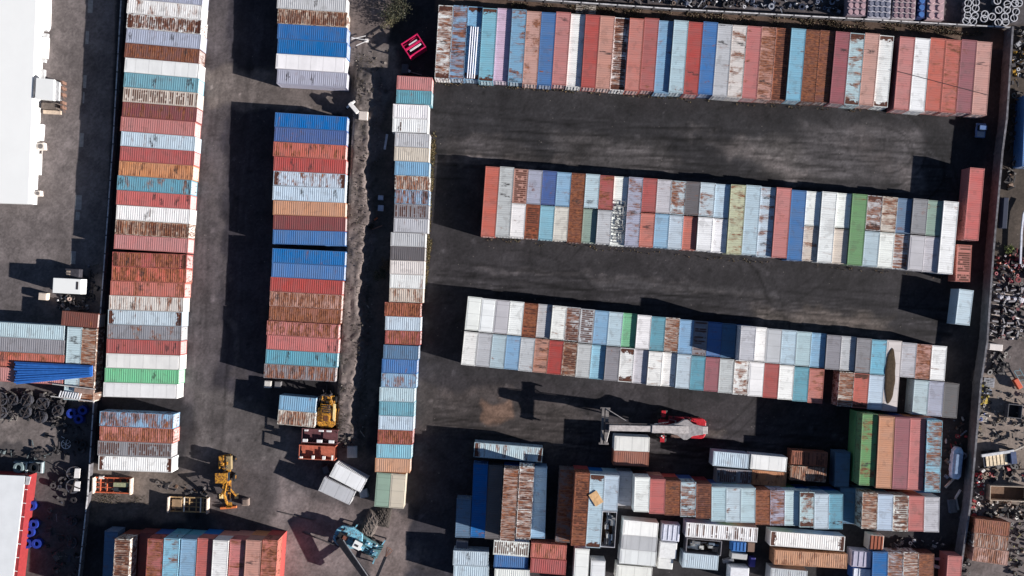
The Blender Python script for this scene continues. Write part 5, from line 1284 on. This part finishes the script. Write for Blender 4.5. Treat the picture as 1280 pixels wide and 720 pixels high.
for k in range(3):
    c_, s_ = math.cos(k * 1.05 + .4), math.sin(k * 1.05 + .4); MB().bar((-c_ * .72, -s_ * .72, .15 + k * .01), (c_ * .72, s_ * .72, .15 + k * .01), .07).build('spoke', m_, t)
MB().bar((.3, .7, .15), (-.8, 1.3, .15), .07).build('shaft', m_, t)
for (x, l) in ((28, 'left teal-grey pump with open round drum above the shed'), (47, 'right teal-grey pump with dark round drum above the shed')):
    t = thing('pump_unit', l, 'pump', P(x, 583), R(-4), 'pump units above the red-walled shed')
    MB().bb(-1.2, 1.25, -1.0, 1.0, .1, .5).build('base', M('pump_teal', (92, 108, 112), .5), t, bevel=.04)
    MB().lathe([(.5, .5), (.85, .5), (.85, 1.3), (.5, 1.3)], n=18).build('drum', M('pump_dark' if x > 40 else 'pump_mid', (36, 38, 42) if x > 40 else (120, 136, 140), .4), t)
    MB().bb(1.0, 1.25, -.9, .9, .5, .9).build('panel', M('pump_light', (176, 186, 190), .5), t); MB().bar((-1.1, .8, .8), (1.0, .8, .8), .12).build('pipe', M('pump_light', (176, 186, 190)), t)
# engine blocks in rows outside the right wall
def engine():
    t = thing('engine_block', '', 'engine block')
    MB().bb(-.55, .55, -.35, .35, 0, .6).build('block', M('engine_dark', (62, 56, 60), .5, var=.4), t, bevel=.05)
    MB().bb(-.5, .5, -.28, -.02, .6, .85).build('cylinder_head', M('engine_grey', (140, 136, 140), .5, var=.3), t, bevel=.03)
    MB().tube((.56, .1, .35), (.66, .1, .35), .22, n=12).build('pulley', stl, t)
    MB().tube((-.3, .2, .6), (.3, .2, .75), .12, n=8).build('manifold', M('engine_rust', (92, 70, 66), .6), t)
    return t
proto = engine(); first = True
rows = [(1245, 360, 4, 'white-topped'), (1243, 374, 4, 'pale'), (1243, 387, 3, 'greyish'), (1241, 400, 4, 'blackish'), (1240, 413, 4, 'dark')]
ordr = ['topmost', 'second', 'third', 'fourth', 'lowest']
for r, (x0, y0, n, w) in enumerate(rows):
    for k in range(n):
        for dy in (0,):
            c = proto if first else copy_tree(proto); first = False
            c.location = P(x0 + k * 9.2, y0 + k * .9 + random.uniform(-1, 1)); c.rotation_euler.z = random.uniform(-.5, .5) + (1.57 if k % 2 else 0); s = random.uniform(.85, 1.15); c.scale = (s, s, 1)
            c['group'] = 'engine blocks set out in rows'
            c['label'] = 'engine block, %s from the wall in the %s row of engines' % (['first', 'second', 'third', 'fourth'][k], ordr[r])
    if r == 1:
        pass
for r, (x0, y0, n, w) in enumerate(rows):
    a_, b_ = P(x0 - 4, y0 + 6.3), P(x0 + n * 9.2, y0 + 9.5)
    tag(MB().bar((a_.x, a_.y, .06), (b_.x, b_.y, .06), .2, .12).build('timber_skid', M('skid_pale', (170, 156, 148), .7)), 'timber skid below the %s row of engine blocks' % ordr[r], 'timber skid', 'timber skids between engine rows')
for k in range(4):
    p = P(1249 + k * 8.5, 372 + k, 0); tag(MB().bb(-.45, .45, -.4, .4, 0, .5).bb(-.3, .3, -.25, .25, .5, .75).build('white_gearbox', M('gearbox_white', (220, 216, 224), .5, var=.3), None, p, rz=random.uniform(-.4, .4), bevel=.06),
        '%s whitish gearbox from the wall among the engine rows' % ['first', 'second', 'third', 'fourth'][k], 'gearbox', 'white gearboxes among the engines')
# racks of drums beyond the top wall
def lidded(x0, y0, x1, y1, nx, ny, body, lid, lab):
    a = P((x0 + x1) / 2, (y0 + y1) / 2, 2.0); a.z = 0
    w, d = (x1 - x0) / 7.45, (y1 - y0) / 7.45
    t = thing('drum_rack', lab, 'drum rack', a, R(-3), 'racks of drums beyond the top wall')
    MB().bb(-w / 2, w / 2, -d / 2, d / 2, 0, 1.8).build('crate', M('rack_%d_%d_%d' % body, body, .7, var=.15), t)
    for i in range(nx):
        for j in range(ny):
            r = min(w / nx, d / ny) * .43
            MB().tube((-w / 2 + (i + .5) * w / nx, -d / 2 + (j + .5) * d / ny, 1.8), (-w / 2 + (i + .5) * w / nx, -d / 2 + (j + .5) * d / ny, 2.0), r, r * .9, n=14).build('drum_lid', M('lid_%d_%d_%d' % lid, lid, .5, var=.15), t)
lidded(1060, -6, 1083, 19, 3, 3, (126, 112, 122), (176, 146, 152), 'pinkish drum rack, leftmost beyond the top wall')
lidded(1086, -6, 1114, 22, 4, 4, (172, 170, 180), (116, 118, 134), 'grey drum rack with pale frame second from the left')
lidded(1117, -4, 1145, 23, 4, 4, (172, 160, 164), (140, 116, 124), 'brownish pink drum rack left of the blue box')
lidded(1148, -4, 1157, 22, 1, 3, (40, 52, 96), (70, 110, 170), 'narrow dark blue drum rack between the pinkish ones')
lidded(1160, -4, 1181, 24, 2, 3, (168, 146, 150), (182, 152, 156), 'pink drum rack, rightmost beyond the top wall')
def basket():
    t = thing('wire_drum', '', 'drum'); m_ = M('basket_white', (196, 196, 202), .5, var=.1)
    MB().lathe([(.52, 0), (.60, 0), (.60, .85), (.52, .85)], n=18).build('shell', M('drum_grey', (110, 112, 120), .6), t)
    MB().lathe([(.50, .86), (.64, .86), (.64, .94), (.50, .94)], n=18).build('rim', m_, t)
    MB().tube((0, 0, .05), (0, 0, .3), .45, n=12).build('content', M('drum_inside', (70, 68, 74), .7), t)
    MB().bar((-.5, 0, .9), (.5, 0, .9), .05).build('handle', m_, t)
    return t
proto = basket(); first = True
Z4 = [(625, 18), (672, 14), (620, 55), (670, 50), (622, 92), (665, 95), (612, 125), (655, 128), (800, 5), (860, 25), (905, 20), (808, 60), (858, 60), (912, 70), (768, 100), (845, 100), (900, 108), (805, 135), (850, 132), (720, 112), (930, 18), (725, 85)]
for i, (u, v) in enumerate(Z4):
    c = proto if first else copy_tree(proto); first = False
    c.location = P(1080 + u / 4.8, v / 4.8, .9); c.location.z = 0; c.rotation_euler.z = random.uniform(0, 3); c['group'] = 'open drums beyond the top wall'
    if i < 8: c['label'] = 'open drum, %s in the %s column of the tidy drum block' % (['topmost', 'second', 'third', 'lowest'][i // 2], ['left', 'right'][i % 2])
    else: c['label'] = 'open drum, %s one in the loose cluster at top right corner' % ['topmost', 'second', 'third', 'fourth', 'fifth', 'sixth', 'seventh', 'eighth', 'ninth', 'tenth', 'eleventh', 'twelfth', 'thirteenth', 'fourteenth'][i - 8]
# pallets on the weedy strip
def pallet(px, py, ang, lab, c=(176, 168, 160), L=2.2, W=2.0):
    t = thing('pallet', lab, 'pallet', P(px, py), R(ang)); m_ = M('pallet_%d' % c[0], c, .8, var=.3)
    for k in range(6): MB().bb(-L / 2, L / 2, -W / 2 + k * W / 6, -W / 2 + k * W / 6 + W / 9, .12, .16).build('deck_board', m_, t)
    for k in (-1, 0, 1): MB().bb(k * L / 2.3 - .06, k * L / 2.3 + .06, -W / 2, W / 2, 0, .118).build('bearer', m_, t)
pallet(728, 9.5, -4, 'pale pallet lying on the weedy strip, left of two'); pallet(737, 10.5, -4, 'pale pallet lying on the weedy strip, right of two')
pallet(1236, 478, -5, 'pale grey pallet outside the right wall, topmost', (150, 150, 156), 1.8, 1.6); pallet(1231, 489, -5, 'blue-grey pallet outside the right wall, second from top', (166, 176, 196), 2.2, .8)
pallet(1229, 500, 10, 'yellow pallet leaning at the outside of the right wall', (214, 186, 90), 1.4, 1.4); pallet(1228, 521, -5, 'tan square pallet outside the right wall, lowest', (176, 140, 110), 1.6, 1.6)
# timber skip, dark skip, flatbed and mast outside the right wall
def trough(px, py, w, d, h, ang, c, lab, inner=(110, 84, 66)):
    t = thing('skip', lab, 'skip', P(px, py), R(ang)); m_ = M('skip_%d_%d' % c[:2], c, .7, rustamt=.2)
    b_ = MB(); b_.bb(-w / 2, w / 2, -d / 2, -d / 2 + .1, 0, h); b_.bb(-w / 2, w / 2, d / 2 - .1, d / 2, 0, h); b_.bb(-w / 2, -w / 2 + .1, -d / 2 + .1, d / 2 - .1, 0, h); b_.bb(w / 2 - .1, w / 2, -d / 2 + .1, d / 2 - .1, 0, h)
    b_.build('sides', m_, t); MB().bb(-w / 2 + .1, w / 2 - .1, -d / 2 + .1, d / 2 - .1, .02, .15).build('floor', M('skip_in_%d' % inner[0], inner, .8), t)
trough(1256, 615, 6.4, 2.5, 1.3, -2, (186, 168, 150), 'tan open skip with dark inside right of the weathered wall')
trough(1264, 513, 2.4, 2.3, 1.2, -6, (84, 84, 92), 'dark skip with a white right rim near the right edge', (44, 44, 48))
t = thing('flatbed_trailer', 'flatbed trailer with pale boards outside the right wall', 'trailer', P(1246, 572), R(6))
MB().bb(-2.8, 2.8, -1.2, 1.2, .8, .95).build('deck', M('trailer_dark', (58, 62, 76), .6), t)
for k in range(6): MB().bb(-2.4 + k * .62, -1.95 + k * .62, -1.05, 1.05, .95, 1.05).build('board', M('board_cream', (226, 206, 176), .7, var=.3), t)
for x in (-2.3, -.9, 2.2):
    for y in (-1.25, 1.25): wheel((x, y, .5), .5, .35, t)
MB().bb(1.7, 2.6, -1.0, 1.0, .95, 1.4).build('toolbox', M('trailer_blue', (58, 74, 112), .5), t)
t = thing('lattice_boom', 'orange and grey-blue lattice arm at the right edge', 'lattice arm', P(1276, 475), R(120))
for s in (-1, 1): MB().bar((-2, s * .5, .6), (2, s * .5, .6), .1).build('rail', M('lattice_teal', (110, 140, 150), .5), t)
for k in range(5): MB().bar((-1.9 + k * .9, -.5, .6), (-1.5 + k * .9, .5, .6), .08).build('brace', M('lattice_teal', (110, 140, 150)), t)
MB().bb(-.9, .9, .7, 1.5, .3, 1.0).build('orange_housing', M('housing_orange', (206, 92, 60), .5), t, bevel=.05)
t = thing('pickup_truck', 'small blue-grey pickup standing in shade right of the top aisle', 'pickup truck', P(1223, 164), R(85)); m_ = M('pickup_blue', (96, 120, 164), .35, var=.15)
MB().bb(-1.2, 1.2, -.8, .8, .4, .85).build('body', m_, t, bevel=.08)
MB().bb(-.1, .8, -.68, .68, .85, 1.5).build('cab', glass, t, bevel=.1); MB().bb(.0, .7, -.6, .6, 1.5, 1.56).build('cab_roof', m_, t, bevel=.03)
MB().bb(-1.1, -.2, -.6, .6, .86, .9).build('load_bed', M('bed_grey', (150, 156, 170), .5), t)
for x in (-.8, .8):
    for y in (-.72, .72): wheel((x, y, .33), .33, .22, t)
# silver-blue van hull by the two-high block
t = thing('van_shell', 'long rounded pale blue shell in shade right of the two-high block', 'shell', P(1191.5, 577), R(84))
MB().prism([(-2.7, -.5), (-2.2, -.85), (2.0, -.85), (2.7, -.4), (2.7, .4), (2.0, .85), (-2.2, .85), (-2.7, .5)], .3, 1.5).build('body', M('shell_blue', (150, 168, 196), .35), t, bevel=.15)
MB().bb(-1.8, 1.6, -.55, .55, 1.5, 1.75).build('roof', M('shell_roof', (120, 138, 166), .35), t, bevel=.12)
for x in (-1.8, 1.7):
    for y in (-.75, .75): wheel((x, y, .35), .35, .25, t)
# broken stone and soil mounds
def mound(px, py, w, d, h, ang, c, lab, seed):
    o = heap_mesh(w, d, h, seed, 22, .3).build('gravel_heap', M('soil_%d_%d' % (c[0], c[1]), c, .95, var=.35, scale=3), None, P(px, py), R(ang)); tag(o, lab, 'soil heap')
mound(463, 656, 5.0, 2.6, .7, 65, (92, 84, 80), 'grey-brown soil heap between blue crane and third column foot', 3)
mound(479, 646, 3.4, 2.6, .6, 80, (66, 60, 57), 'darker low soil heap right beside the grey-brown one', 4)

# ------------------------------------------------------------------ weeds and bushes
def foliage_mat(name, cols):
    return mat_islands(name, cols)
def weeds(name, label, quads, n, cols, size, seed, hgt=.5):
    rs = random.Random(seed); mb = MB()
    for pts, share in quads:
        A, B, C_, D = (P(*p) for p in pts)
        for k in range(int(n * share)):
            u, v = rs.random(), rs.random(); p = A.lerp(B, u).lerp(D.lerp(C_, u), v)
            if math.sin(p.x * 1.3 + seed) + math.sin(p.y * 1.1 + p.x * .4) + rs.uniform(-1.2, 1.2) < -.1: continue
            s = rs.uniform(.4, 1) * size; z0 = float(bank(p.x * F / HC + 640, 360 - p.y * F / HC))
            for q in range(5):
                t_ = rs.uniform(0, 6.28); r = s * rs.uniform(.5, 1); w = s * .16
                x, y = math.cos(t_), math.sin(t_); h = hgt * rs.uniform(.3, 1)
                mb.add([(p.x - y * w, p.y + x * w, z0 + .01), (p.x + y * w, p.y - x * w, z0 + .01), (p.x + x * r + y * w * .5, p.y + y * r - x * w * .5, z0 + h), (p.x + x * r - y * w * .5, p.y + y * r + x * w * .5, z0 + h)], [(0, 1, 2, 3)])
    return tag(mb.build(name, foliage_mat('weeds_' + str(seed), cols)), label, 'weeds', None, 'stuff')
weeds('dry_weeds', 'dry brown weeds in the strip between top wall and top right row', [([(640, 3), (850, 14), (850, 26), (640, 14)], .35), ([(850, 14), (1240, 34), (1240, 46), (850, 30)], .65)], 2600,
      [(112, 92, 74), (84, 70, 58), (136, 116, 92), (70, 62, 50), (98, 92, 66)], .35, 31, .4)
weeds('dry_weeds', 'yellowish weeds along the right side of the third column', [([(540, 165), (546, 165), (537, 300), (532, 300)], .6), ([(534, 300), (541, 300), (530, 378), (526, 378)], .4)], 1100,
      [(128, 112, 76), (104, 92, 62), (86, 84, 54), (140, 120, 88)], .32, 32, .35)
weeds('dry_weeds', 'tufts of weeds at the foot of the top right row', [([(540, 99), (860, 120), (860, 126), (540, 105)], .5), ([(860, 122), (1230, 146), (1230, 150), (860, 128)], .2), ([(610, 297), (1190, 345), (1190, 349), (610, 302)], .3)], 900,
      [(112, 100, 80), (90, 84, 58), (76, 62, 50), (130, 104, 74)], .28, 33, .3)
weeds('dry_weeds', 'scattered green-brown weeds on the bare dirt lane', [([(440, 60), (480, 80), (462, 400), (432, 400)], .8), ([(430, 400), (462, 400), (456, 560), (424, 560)], .3), ([(420, 440), (452, 440), (450, 560), (420, 560)], .2), ([(115, 615), (190, 620), (190, 632), (115, 628)], .2)], 2600,
      [(72, 66, 50), (96, 84, 68), (60, 54, 44)], .2, 34, .18)
def bush(px, py, r, h, lab, seed, cols, n=900, stems=5):
    rs = random.Random(seed); a = P(px, py, h * .6); a.z = 0
    t = thing('bush', lab, 'bush', a); st = MB(); lf = MB(); tips = []
    for k in range(stems):
        t_ = k * 6.28 / stems + rs.uniform(-.4, .4); e = (r * .55 * math.cos(t_), r * .55 * math.sin(t_), h * rs.uniform(.5, .9))
        st.tube((0, 0, 0), e, .06, .02, n=5); tips.append(e)
        for q in range(2):
            e2 = (e[0] + rs.uniform(-.5, .5) * r, e[1] + rs.uniform(-.5, .5) * r, h * rs.uniform(.5, 1.0)); st.tube(e, e2, .025, .01, n=4); tips.append(e2)
    for k in range(n):
        c = rs.choice(tips); p = [c[i] + rs.gauss(0, r * .2) for i in range(3)]; p[2] = max(.05, p[2])
        s = rs.uniform(.06, .15); u = Vector((rs.gauss(0, 1), rs.gauss(0, 1), rs.gauss(0, .5))).normalized(); w = u.cross(Vector((rs.gauss(0, 1), rs.gauss(0, 1), 1))).normalized()
        p = Vector(p); lf.add([p - u * s, p + w * s * .5, p + u * s, p - w * s * .5], [(0, 1, 2, 3)])
    lf.build('leaves', foliage_mat('leaves_' + str(seed), cols), t); st.build('stems', M('bark', (84, 70, 58), .9), t)
gc = [(54, 58, 40), (70, 72, 50), (40, 46, 32), (84, 80, 60)]
bush(496, 10, 2.4, 2.2, 'largest grey-green bush at the top edge between the columns', 41, gc, 1900, 7)
bush(487, 24, 1.5, 1.2, 'small yellowish bush just below the largest one at the top', 42, [(104, 100, 70), (84, 80, 56), (120, 112, 84)], 900)
bush(475, 343, 1.1, 1.3, 'green bush between dirt lane and third column', 43, gc, 800)
bush(483, 331, 1.0, 1.2, 'brownish bush just above the green one at the third column', 44, [(104, 88, 68), (80, 66, 52), (122, 104, 80)], 700)
bush(462, 281, .9, .9, 'dark small bush beside the orange plank', 45, [(44, 42, 34), (60, 54, 42)], 500)
bush(1262, 312, .7, .8, 'small bright green bush outside the right wall', 46, [(120, 134, 60), (90, 104, 50)], 400)

# ------------------------------------------------------------------ light, sky, camera
el, az = R(SUN_EL), R(SUN_AZ)
sd = Vector((math.cos(el) * math.cos(az), math.cos(el) * math.sin(az), math.sin(el)))
sl = bpy.data.lights.new('sun', 'SUN'); sl.energy = 5.0; sl.angle = R(.5); sl.color = (1.0, .955, .90)
so = bpy.data.objects.new('sun', sl); col.objects.link(so); so.rotation_euler = sd.to_track_quat('Z', 'Y').to_euler(); so.location = (60, -20, 60)
w = bpy.data.worlds.new('World'); sc.world = w; w.use_nodes = True
nt = w.node_tree; nt.nodes.clear()
sky = nt.nodes.new('ShaderNodeTexSky'); sky.sky_type = 'NISHITA'; sky.sun_disc = False
sky.sun_elevation = el; sky.sun_rotation = R(90) - az; sky.air_density = .55; sky.dust_density = .15; sky.ozone_density = 1.0
bg = nt.nodes.new('ShaderNodeBackground'); bg.inputs[1].default_value = 0.05
ow = nt.nodes.new('ShaderNodeOutputWorld'); nt.links.new(sky.outputs[0], bg.inputs[0]); nt.links.new(bg.outputs[0], ow.inputs[0])
cam = bpy.data.cameras.new('camera'); cam.sensor_width = 36; cam.lens = 36 * F / 1280; cam.clip_end = 4000
co = bpy.data.objects.new('camera', cam); col.objects.link(co); co.location = (0, 0, HC); co.rotation_euler = (0, 0, 0)
sc.camera = co
sc.view_settings.view_transform = 'Standard'; sc.view_settings.look = 'None'; sc.view_settings.gamma = 1; sc.view_settings.exposure = 0.98
